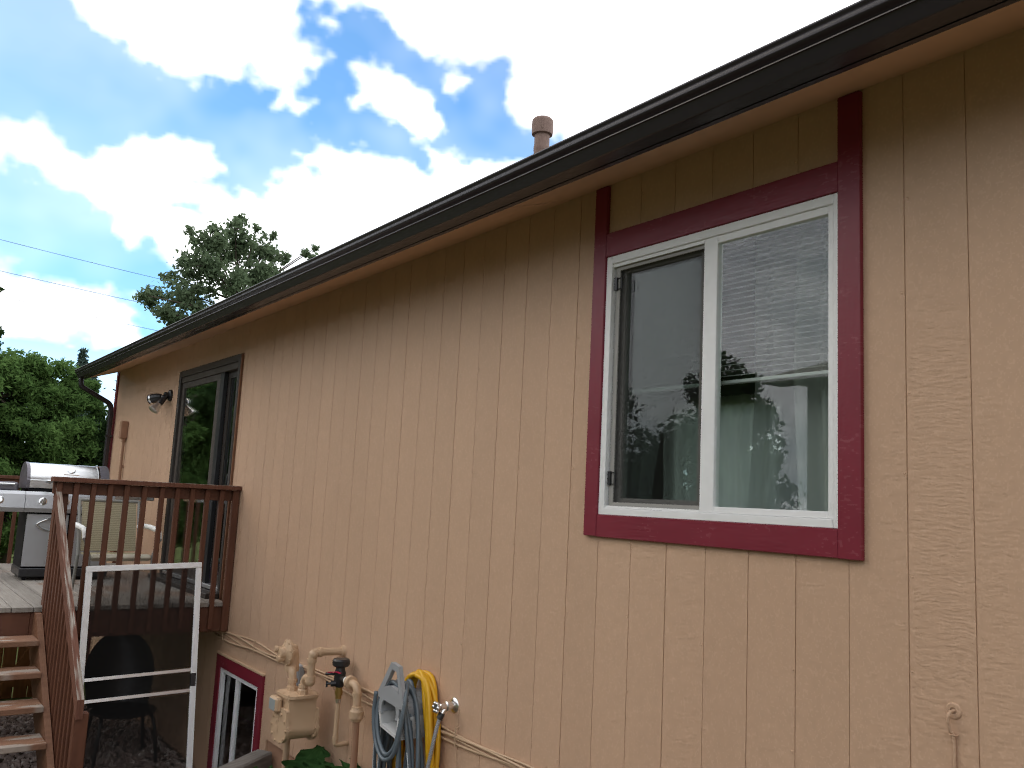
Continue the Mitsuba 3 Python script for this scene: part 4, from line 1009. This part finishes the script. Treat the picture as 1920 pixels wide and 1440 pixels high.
# ------------------------------------------------------------------ patio chair on the deck
pc = thing('patio_chair', 'beige sling patio chair with white armrests behind the deck railing', 'chair')
cx0, cyc = -8.05, -0.86
hw = 0.24
ZS = DZ + 0.36
part(pc, 'back_sling', quad(np.array([cx0 - 0.06, cyc - hw + 0.02, ZS + 0.01]), np.array([cx0 - 0.06, cyc + hw - 0.02, ZS + 0.01]), np.array([cx0 - 0.20, cyc + hw - 0.02, -0.165]), np.array([cx0 - 0.20, cyc - hw + 0.02, -0.165])), 'sling_fabric')
part(pc, 'seat_sling', cat(box(cx0 - 0.05, cx0 + 0.40, cyc - hw + 0.02, cyc + hw - 0.02, ZS - 0.012, ZS - 0.002)), 'sling_fabric')
part(pc, 'seat_front', obox((cx0 + 0.40, cyc - hw, ZS - 0.01), (cx0 + 0.40, cyc + hw, ZS - 0.01), 0.06, 0.055, bevel=0.024), 'seat_cream')
part(pc, 'back_rail', rod((cx0 - 0.205, cyc - hw, -0.155), (cx0 - 0.205, cyc + hw, -0.155), 0.014, 10), 'chair_frame_paint', smooth=50)
for sgn in (-1, 1):
    yb_ = cyc + sgn * hw
    part(pc, 'back_post', rod((cx0 - 0.205, yb_, -0.15), (cx0 - 0.03, yb_, ZS - 0.03), 0.013, 10), 'chair_frame_paint', smooth=50)
    part(pc, 'leg', rod((cx0 + 0.41, yb_, ZS + 0.0), (cx0 + 0.46, yb_ + sgn * 0.01, DZ + 0.002), 0.013, 10), 'chair_frame_paint', smooth=50)
    part(pc, 'leg', rod((cx0 - 0.03, yb_, ZS - 0.02), (cx0 - 0.13, yb_, DZ + 0.002), 0.013, 10), 'chair_frame_paint', smooth=50)
    ya = yb_ + sgn * 0.045
    part(pc, 'armrest', tube(smooth_path([(cx0 - 0.13, yb_, -0.37), (cx0 - 0.05, ya, -0.36), (cx0 + 0.25, ya, -0.37), (cx0 + 0.36, ya, -0.39), (cx0 + 0.41, ya, -0.45)], 30), 0.022, 10), 'chair_white_plastic', smooth=50)
    part(pc, 'arm_post', rod((cx0 + 0.41, ya, -0.45), (cx0 + 0.41, yb_, ZS), 0.013, 10), 'chair_frame_paint', smooth=50)

# ------------------------------------------------------------------ barbecue grill
gr_ = thing('gas_grill', 'stainless steel gas barbecue grill standing on the deck', 'grill')
GF, GB = -9.40, -9.90
yl, yr = -1.33, -0.58
lid_prof = [(GF - 0.02, -0.085), (GF - 0.005, -0.08), (GF - 0.005, -0.008), (GF - 0.018, 0.0)]
for a in np.linspace(8, 100, 12):
    r_ = math.radians(a)
    lid_prof.append((-9.65 + 0.235 * math.cos(r_), -0.005 + 0.165 * math.sin(r_)))
for a in np.linspace(110, 178, 8):
    r_ = math.radians(a)
    lid_prof.append((-9.65 + 0.225 * math.cos(r_), -0.005 + 0.165 * math.sin(r_)))
lid_prof.append((GB + 0.03, -0.085))
lid = part(gr_, 'lid', prism_y(lid_prof, -1.335, -0.72), 'stainless', smooth=35)
def grow(prof, d):
    return list(Polygon(prof).buffer(d).exterior.coords)[:-1]
part(lid, 'end_cap', prism_y(grow(lid_prof, 0.004), -1.365, -1.337), 'grill_side_metal', smooth=35)
part(lid, 'end_cap', prism_y(grow(lid_prof, 0.004), -0.718, -0.635), 'grill_side_metal', smooth=35)
part(lid, 'rim', prism_y(grow(lid_prof, 0.008), -0.737, -0.719), 'chrome', smooth=35)
part(lid, 'handle', cat(rod((GF + 0.05, -1.20, -0.012), (GF + 0.05, -0.74, -0.012), 0.014, 12), rod((GF - 0.01, -1.17, -0.03), (GF + 0.05, -1.17, -0.012), 0.008, 8), rod((GF - 0.01, -0.77, -0.03), (GF + 0.05, -0.77, -0.012), 0.008, 8)), 'stainless', smooth=50)
part(lid, 'thermometer', cat(lathe([(0, 0.018), (0.03, 0.018), (0.037, 0.012), (0.037, 0.0)], (0.72, 0, 0.70), (-9.472, -0.98, 0.093), 22), obox((-9.435, -1.05, 0.058), (-9.435, -0.91, 0.058), 0.008, 0.012, bevel=0.002)), 'chrome', smooth=40)
part(gr_, 'firebox', box(GB + 0.02, GF - 0.03, -1.34, -0.61, -0.28, -0.086), 'black_matt')
ctl_prof = [(GF - 0.02, -0.115), (GF + 0.015, -0.115), (GF + 0.045, -0.145), (GF + 0.06, -0.27), (GF + 0.045, -0.31), (GF - 0.02, -0.31)]
ctl = part(gr_, 'control_panel', prism_y(ctl_prof, -1.362, -0.58), 'stainless_dull')
part(gr_, 'control_panel', prism_y(ctl_prof, -1.86, -1.366), 'stainless_dull')
for y in (-1.215, -1.02, -0.87, -0.72):
    part(ctl, 'knob', cat(lathe([(0, 0.035), (0.020, 0.035), (0.024, 0.028), (0.026, 0.006), (0.036, 0.005), (0.037, 0.0)], (1, 0, 0.12), (GF + 0.051, y, -0.205), 20), obox((GF + 0.085, y, -0.222), (GF + 0.085, y, -0.18), 0.010, 0.012, up=(1, 0, 0))), 'chrome', smooth=40)
scene_knob = part(f'{gr_}__control_panel_001', 'knob', lathe([(0, 0.035), (0.020, 0.035), (0.024, 0.028), (0.026, 0.006), (0.036, 0.005), (0.037, 0.0)], (1, 0, 0.12), (GF + 0.051, -1.575, -0.205), 20), 'chrome', smooth=40)
part(gr_, 'side_shelf', box(GB + 0.05, GF - 0.021, -1.86, -1.366, -0.16, -0.118, 0.006), 'stainless')
sb = part(gr_, 'side_burner_lid', box(GB + 0.09, GF - 0.04, -1.84, -1.42, -0.115, -0.035, 0.015), 'grill_side_metal')
part(sb, 'handle', cat(rod((GF + 0.0, -1.80, -0.055), (GF + 0.0, -1.46, -0.055), 0.010, 10), rod((GF - 0.045, -1.77, -0.06), (GF, -1.77, -0.055), 0.006, 8), rod((GF - 0.045, -1.49, -0.06), (GF, -1.49, -0.055), 0.006, 8)), 'stainless', smooth=50)
part(gr_, 'side_shelf', box(GB + 0.05, GF + 0.02, -0.578, -0.20, -0.16, -0.118, 0.006), 'stainless')
part(gr_, 'cabinet', cat(box(GB, GB + 0.02, yl, yr, -0.86, -0.285), box(GB + 0.021, GF - 0.021, yl, yl + 0.02, -0.86, -0.285), box(GB + 0.021, GF - 0.021, yr - 0.02, yr, -0.86, -0.285)), 'black_matt')
for (a, b, hy_) in ((yl + 0.004, -0.965, -1.19), (-0.955, yr - 0.004, -0.70)):
    dr_ = part(gr_, 'cabinet_door', box(GF - 0.02, GF, a, b, -0.82, -0.325, 0.005), 'stainless_dull')
    part(dr_, 'handle', tube(smooth_path([(GF, hy_ + 0.10, -0.365), (GF + 0.03, hy_ + 0.03, -0.375), (GF + 0.04, hy_ - 0.05, -0.42), (GF + 0.03, hy_ + 0.0, -0.465), (GF, hy_ + 0.09, -0.485)], 30), 0.0095, 10), 'chrome', smooth=50)
part(gr_, 'base', box(GB - 0.01, GF + 0.015, yl - 0.01, yr + 0.01, -0.915, -0.83, 0.01), 'black_plastic')
for (x, y) in ((GF - 0.03, yl + 0.04), (GF - 0.03, yr - 0.04), (GB + 0.04, yl + 0.04), (GB + 0.04, yr - 0.04)):
    part(gr_, 'caster', lathe([(0, -0.015), (0.014, -0.015), (0.016, 0), (0.014, 0.015), (0, 0.015)], (0, 1, 0), (x, y, DZ + 0.017), 14), 'black_matt')

# ------------------------------------------------------------------ window well timber, rocks, rhubarb
whole('landscape_timber', obox((-6.33, -0.035, -1.93), (-5.93, -0.74, -1.99), 0.14, 0.14, bevel=0.012), 'grey_timber', 'weathered grey timber lying by the basement window', 'timber')
for i, (x, y, r) in enumerate(((-6.03, -0.10, 0.035), (-5.98, -0.17, 0.03), (-5.90, -0.13, 0.032))):
    m = trimesh.creation.icosphere(2, r)
    m.vertices *= (1 + 0.25 * (meshkit.noise(m.vertices * 35 + i * 7) - 0.5))[:, None]
    m.apply_translation((x, y, float(ground_z(np.array(x), 0)) + 0.6 * r))
    whole('pebble', m, 'gravel_stone', ('pebble nearest the wall of three under the gas meter', 'pebble farthest from the wall of three under the gas meter', 'right hand pebble of three under the gas meter')[i], 'pebble', smooth=True)

rh = thing('rhubarb_plant', 'rhubarb plant with broad crinkled green leaves below the gas meter', 'plant')


def big_leaf(base, tip, width, seed, droop=0.10):
    n, m = 46, 25
    u = np.linspace(0, 1, n)
    v = np.linspace(-1, 1, m)
    U_, V_ = np.meshgrid(u, v, indexing='ij')
    base, tip = np.asarray(base, float), np.asarray(tip, float)
    t = tip - base
    L = np.linalg.norm(t)
    t /= L
    s = np.cross([0, 0, 1.0], t)
    s /= np.linalg.norm(s)
    nn = np.cross(t, s)
    wd = width * np.clip(np.sin(np.pi * np.clip(U_ * 0.86 + 0.12, 0, 1)) ** 0.6, 0.02, None) * (1 + 0.16 * np.sin(U_ * 31 + seed) * np.abs(V_) + 0.10 * np.sin(U_ * 17 + 2 * seed) * np.abs(V_))
    lobes = 0.10 * L * np.abs(V_) ** 1.5 * (U_ < 0.3) * (0.3 - U_) / 0.3
    edge = 0.26 * width * np.sin(U_ * 24 + seed * 2 + 2 * V_) * np.abs(V_) ** 2.5
    cr = 0.22 * width * (meshkit.fbm(np.stack([U_ * 9, V_ * 5, 0 * U_ + seed], -1), 3) - 0.5)
    veins = -0.03 * width * np.cos(V_ * 14) * (1 - np.abs(V_)) - 0.12 * width * np.exp(-(V_ * 9) ** 2)
    P = base + (U_ * L - lobes)[..., None] * t + (V_ * wd)[..., None] * s + (edge + cr + veins + 0.30 * wd * V_ ** 2 - droop * (U_ ** 2))[..., None] * nn
    P = P.reshape(-1, 3)
    i, j = np.meshgrid(np.arange(n - 1), np.arange(m - 1), indexing='ij')
    return (P, np.stack([i * m + j, (i + 1) * m + j, (i + 1) * m + j + 1, i * m + j + 1], -1).reshape(-1, 4))


rc = np.array([-5.28, -0.30, -1.98])
leaves = [((-5.42, -0.22, -1.72), (-5.50, -0.10, -1.46), 0.13), ((-5.22, -0.20, -1.72), (-5.10, -0.09, -1.44), 0.15), 
          ((-5.34, -0.50, -1.70), (-5.56, -0.60, -1.62), 0.15), ((-5.30, -0.40, -1.68), (-5.48, -0.52, -1.53), 0.16), ((-5.15, -0.36, -1.70), (-4.98, -0.50, -1.58), 0.15),
           ((-5.33, -0.24, -1.66), (-5.34, -0.12, -1.50), 0.12), ((-5.05, -0.25, -1.74), (-4.92, -0.2, -1.60), 0.12), ((-5.35, -0.6, -1.66), (-5.42, -0.82, -1.60), 0.15)]
for i, (a, b, w_) in enumerate(leaves):
    a, b = np.array(a) + [0.16, -0.02, -0.10], np.array(b) + [0.16, -0.02, -0.10]
    lf = part(rh, 'leaf', big_leaf(a, b, w_, i), 'leaf_rhubarb', smooth=True)
    part(rh, 'stalk', tube(smooth_path([rc + [rng.uniform(-.03, .03), rng.uniform(-.03, .03), 0], (rc + np.array(a)) / 2 + [0, 0, 0.05], a], 12), 0.011, 7), 'red_handle' if False else 'leaf_rhubarb', smooth=50)


# ------------------------------------------------------------------ trees
def foliage(centers, radii, n, size, seed, squash=1.0, long=1.0, up=0.3, spread=0.16):
    """n leaf-sized folded quads spread through clumps (centre, radius)."""
    r = np.random.default_rng(seed)
    centers, radii = np.asarray(centers, float), np.asarray(radii, float)
    w = radii ** 2
    pick = r.choice(len(centers), n, p=w / w.sum())
    d = r.normal(size=(n, 3))
    d /= np.linalg.norm(d, axis=1, keepdims=True)
    rad = radii[pick] * r.uniform(0.1, 1.0, n) ** 0.5 * (1 + spread * r.normal(size=n))
    c = centers[pick] + d * rad[:, None] * [1, 1, squash]
    nrm_ = r.normal(size=(n, 3)) + d * 0.5 + [0, 0, up]
    nrm_ /= np.linalg.norm(nrm_, axis=1, keepdims=True)
    a = np.cross(nrm_, r.normal(size=(n, 3)))
    a /= np.linalg.norm(a, axis=1, keepdims=True)
    b = np.cross(nrm_, a)
    s = size * r.uniform(0.55, 1.25, n)[:, None]
    v = np.stack([c - a * s * long, c + b * s * 0.5, c + a * s * long, c - b * s * 0.5 + nrm_ * s * 0.15], 1).reshape(-1, 3)
    i = np.arange(n)[:, None] * 4
    f = np.concatenate([i + [0, 1, 2], i + [0, 2, 3]], 1).reshape(-1, 3)
    return trimesh.Trimesh(v, f, process=False)


def tree(name, label, base, height, blobs, n, size, bsdf, seed, category='tree', group=None, long=1.0, sub=26, trunk=0.12, sub_r=(0.22, 0.42), spread=0.16):
    """blobs: (x, y, z, radius) lobes of the crown in world metres; each is filled with smaller clumps."""
    r = np.random.default_rng(seed)
    k = thing(name, label, category, group)
    cs, rs = [], []
    limbs = []
    base = np.asarray(base, float)
    top = base + [0, 0, height * 0.8]
    for (x, y, z, rad) in blobs:
        c = np.array([x, y, z])
        for _ in range(sub):
            d = r.normal(size=3)
            d /= np.linalg.norm(d)
            q_ = c + d * rad * r.uniform(0.35, 0.95) * [1, 1, 0.9]
            cs.append(q_)
            rs.append(rad * r.uniform(*sub_r))
            if r.uniform() < 0.4:
                mid = (c + q_) / 2 + r.normal(size=3) * 0.05 * rad
                limbs.append(tube(smooth_path([c, mid, q_], 6), np.linspace(trunk * 0.16, trunk * 0.05, 7), 5))
        s = base + (top - base) * np.clip((z - rad * 0.6 - base[2]) / (height * 0.8), 0.25, 0.95)
        limbs.append(tube(smooth_path([s, (s + c) / 2 + [0, 0, rad * 0.15], c], 8), np.linspace(trunk * 0.30, trunk * 0.10, 9), 6))
    part(k, 'trunk', tube(smooth_path([base - [0, 0, 0.2], base + [0.05, 0.04, height * 0.3], base + [-0.04, 0.05, height * 0.6], top], 14), np.linspace(trunk, trunk * 0.3, 13), 9), 'bark', smooth=60)
    part(k, 'limb', cat(*limbs), 'bark', kind='stuff')
    part(k, 'crown', foliage(cs, rs, n, size, seed + 1, 0.85, long, 0.3, spread), bsdf, kind='stuff')
    return k


# broad green trees past the fence, left of the house
tree('broadleaf_tree', 'bushy green tree rising behind the grill at the left', (-20.5, -0.1, -2.3), 5.0,
     [(-20.2, -0.6, 1.6, 1.15), (-20.5, 0.5, 1.75, 0.95), (-20.0, 0.2, 0.6, 1.2), (-19.8, -0.9, 0.2, 1.2), (-20.3, 1.0, 0.5, 0.9), (-19.6, -0.2, -0.8, 1.1), (-20.0, 0.9, -0.6, 0.9)], 120000, 0.043, 'leaf_mid', 31, long=1.5, sub=46, sub_r=(0.15, 0.28))
tree('broadleaf_tree', 'dark green tree at the left edge between the fence and the bushy tree', (-18.6, -2.2, -2.2), 5.0,
     [(-18.6, -1.7, 1.4, 1.0), (-18.4, -1.6, 0.2, 1.1), (-18.5, -2.6, 1.2, 1.2), (-18.2, -1.5, -0.9, 1.0), (-18.6, -2.8, -0.3, 1.2)], 80000, 0.043, 'leaf_mid', 32, long=1.5, sub=44, sub_r=(0.15, 0.28))
tree('poplar_tree', 'dark leafy tree top at the far left edge of the sky', (-15.4, -1.7, -2.2), 6.0,
     [(-15.4, -1.52, 2.2, 0.42), (-15.4, -1.7, 3.0, 0.5), (-15.4, -1.9, 1.6, 0.6), (-15.4, -1.75, 3.8, 0.4)], 3800, 0.055, 'leaf_dark', 33, sub=14, trunk=0.08)
tree('broadleaf_tree', 'leafy branches seen beside the downspout at the house corner', (-19.8, 2.4, -2.3), 4.6,
     [(-19.6, 1.9, 1.7, 0.75), (-19.6, 2.7, 1.7, 0.9), (-19.8, 1.7, 0.7, 0.7)], 9000, 0.055, 'leaf_dark', 34, sub=18, trunk=0.1)
for i, (x, y, h) in enumerate(((-22.5, -4.6, 6.5), (-25.0, -8.5, 7.5), (-22.0, -12.5, 8.0))):
    rr_ = np.random.default_rng(50 + i)
    bl = [(x + rr_.uniform(-1.2, 1.2), y + rr_.uniform(-1.6, 1.6), -2 + h * rr_.uniform(0.25, 0.85), rr_.uniform(1.1, 1.7)) for _ in range(9)]
    tree('broadleaf_tree', ('green tree nearest the house of three mirrored in the patio door', 'middle green tree of three mirrored in the patio door', 'farthest tall tree of three mirrored in the patio door')[i], (x, y, -2.3), h, bl, 22000, 0.085, 'leaf_dark', 60 + i, long=1.3, sub=20)
tree('cottonwood_tree', 'tall grey green cottonwood tree rising over the roof behind the house', (-20.2, 4.0, -2.3), 8.8,
     [(-20.06, 3.77, 6.11, 0.3), (-19.94, 3.2, 5.7, 0.45), (-20.27, 3.94, 5.67, 0.5), (-20.22, 4.59, 5.74, 0.4), (-20.32, 5.03, 5.73, 0.23), (-19.96, 2.94, 5.01, 0.53), (-20.00, 3.76, 4.85, 0.65), (-20.12, 4.51, 5.13, 0.53), (-20.24, 2.77, 4.37, 0.53), (-20.31, 3.47, 3.97, 0.62), (-20.31, 2.12, 4.19, 0.3), (-19.85, 2.33, 3.8, 0.25), (-19.88, 1.88, 4.11, 0.15), (-20.13, 2.65, 3.71, 0.31), (-20.04, 5.56, 5.9, 0.14), (-20.16, 5.85, 6.1, 0.11), (-20.26, 3.97, 6.42, 0.15), (-20.10, 2.74, 5.82, 0.14), (-20.08, 4.71, 6.12, 0.12), (-19.99, 4.25, 6.17, 0.12), (-20.26, 2.41, 4.71, 0.17), (-19.87, 5.69, 5.71, 0.15)],
     12500, 0.066, 'leaf_poplar', 41, sub=18, trunk=0.09, sub_r=(0.26, 0.5), spread=0.42)

sp_ = thing('spruce_tree', 'distant blue grey spruce tip above the bushy trees', 'tree')


def conifer(base, h, r, seed, n=4200):
    q_ = np.random.default_rng(seed)
    cs, rs = [], []
    for t in np.linspace(0.05, 1, 34):
        rad = r * (1 - t) + 0.05
        for a in q_.uniform(0, 2 * np.pi, max(3, int(14 * (1 - t)))):
            cs.append((base[0] + rad * 0.75 * math.cos(a), base[1] + rad * 0.75 * math.sin(a), base[2] + h * t - 0.15 * rad))
            rs.append(0.12 + 0.28 * rad)
    return foliage(cs, rs, n, 0.11, seed, 0.6, 1.4)


part(sp_, 'trunk', tube([(-40, 4.35, -2.3), (-40, 4.35, 2), (-40, 4.35, 5.6)], [0.2, 0.12, 0.02], 8), 'bark')
part(sp_, 'crown', conifer((-40, 4.3, -1.5), 6.95, 1.5, 71, 26000), 'needle_blue', kind='stuff')
sp2 = thing('spruce_tree', 'second shorter distant spruce tip right of the taller one', 'tree')
part(sp2, 'trunk', tube([(-41, 4.95, -2.3), (-41, 4.95, 2), (-41, 4.95, 4.6)], [0.2, 0.12, 0.02], 8), 'bark')
part(sp2, 'crown', conifer((-41, 4.95, -1.5), 6.2, 1.4, 72, 22000), 'needle_blue', kind='stuff')

# trees seen in the window glass and through the back window
tree('pine_tree', 'dark rounded tree left of the neighbour house, mirrored in the large window', (-15.7, -16.5, -2.0), 7.0,
     [(-15.6, -16.5, 3.5, 0.95), (-15.0, -16.4, 2.7, 1.0), (-16.3, -16.5, 3.0, 1.05), (-15.8, -16.5, 1.7, 1.4), (-14.9, -16.4, 0.9, 1.2), (-16.9, -16.6, 1.6, 1.2), (-15.6, -16.3, -0.3, 1.6)], 16000, 0.10, 'leaf_dark', 81)
tree('broadleaf_tree', 'tall trees along the garden edge, mirrored in the screened left pane', (-19.5, -13.0, -2.0), 8.0,
     [(-19.3, -12.8, 3.2, 1.3), (-17.9, -13.0, 2.6, 1.2), (-20.5, -13, 2.7, 1.4), (-18.6, -13.2, 1.4, 1.5), (-20.5, -12.8, 1.2, 1.6)], 18000, 0.10, 'leaf_dark', 82)
tree('broadleaf_tree', 'dark tree behind the house, seen through the far room window', (-11.5, 11.5, -2.2), 5.5,
     [(-11.3, 11.2, 2.2, 1.1), (-12.2, 11.5, 1.6, 1.2), (-11.9, 11.0, 0.6, 1.3), (-10.9, 11.4, 0.3, 1.1)], 14000, 0.09, 'leaf_dark', 83)

tree('broadleaf_tree', 'low bushy trees left of the neighbour house, mirrored in the screened left pane', (-15.5, -13.8, -2.0), 4.4,
     [(-14.5, -13.6, 0.6, 1.5), (-16.2, -14.2, 1.0, 1.6), (-13.4, -13.8, 0.0, 1.2), (-15.0, -13.9, -0.6, 1.5), (-17.4, -13.8, 0.0, 1.5)], 16000, 0.09, 'leaf_dark', 84)
for i, (x, y, h) in enumerate(((1.5, -15.0, 7.0), (6.0, -14.0, 6.0), (10.5, -12.5, 7.5), (14.5, -9.0, 6.5))):
    rr_ = np.random.default_rng(150 + i)
    bl = [(x + rr_.uniform(-1.8, 1.8), y + rr_.uniform(-1.4, 1.4), -2 + h * rr_.uniform(0.2, 0.85), rr_.uniform(1.2, 1.8)) for _ in range(9)]
    tree('broadleaf_tree', ('first', 'second', 'third', 'fourth')[i] + ' bushy tree from the left along the garden edge behind the photographer', (x, y, -2.2), h, bl, 14000, 0.11, 'leaf_dark', 160 + i, sub=20)

# ------------------------------------------------------------------ neighbour house (mirrored in the glass)
nb = thing('neighbour_house', 'brown neighbour house with pale gutter, mirrored in the large window', 'house')
NY, NZ = -11.6, 2.62
part(nb, 'wall', box(-9.9, 1.0, NY - 6.0, NY, -2.0, NZ - 0.12), 'neighbour_siding')
part(nb, 'gutter', box(-10.5, 1.6, NY + 0.48, NY + 0.60, NZ - 0.10, NZ + 0.02, 0.01), 'vinyl_white')
part(nb, 'soffit', box(-10.5, 1.6, NY + 0.001, NY + 0.479, NZ - 0.11, NZ - 0.08), 'neighbour_siding')
hv = np.array([(-10.5, NY + 0.58, NZ), (1.6, NY + 0.58, NZ), (1.6, NY - 6.6, NZ), (-10.5, NY - 6.6, NZ), (-7.1, NY - 3.0, NZ + 1.45), (-2.0, NY - 3.0, NZ + 1.45)])
part(nb, 'roof', trimesh.Trimesh(hv, [[0, 1, 5], [0, 5, 4], [1, 2, 5], [2, 3, 4], [2, 4, 5], [3, 0, 4]], process=False), 'neighbour_shingle')
for x in (-7.2, -3.0):
    nw = part(nb, 'window', cat(box(x - 0.7, x - 0.64, NY + 0.001, NY + 0.04, 0.2, 1.5), box(x + 0.64, x + 0.7, NY + 0.001, NY + 0.04, 0.2, 1.5), box(x - 0.64, x + 0.64, NY + 0.001, NY + 0.04, 1.44, 1.5), box(x - 0.64, x + 0.64, NY + 0.001, NY + 0.04, 0.2, 0.26)), 'vinyl_white')
    part(nw, 'pane', box(x - 0.64, x + 0.64, NY + 0.002, NY + 0.012, 0.26, 1.44), 'dial_glass')

# ------------------------------------------------------------------ power lines
for i, (za, zb, lab) in enumerate(((10.70, 10.15, 'highest power line crossing the sky at the left'), (9.28, 8.83, 'middle power line crossing the sky at the left'), (8.15, 7.40, 'lowest faint power line crossing the sky at the left'))):
    yy_ = np.linspace(-30, 30, 60)
    zz_ = za + (zb - za) * (yy_ - 1.2) / 9.0 * 0.38 + 0.0016 * (yy_ - 18) ** 2 - 0.0016 * 16.8 ** 2
    whole('power_line', tube(np.stack([np.full_like(yy_, -45.0), yy_, zz_], 1), 0.011, 5), 'wire_black', lab, 'power line')
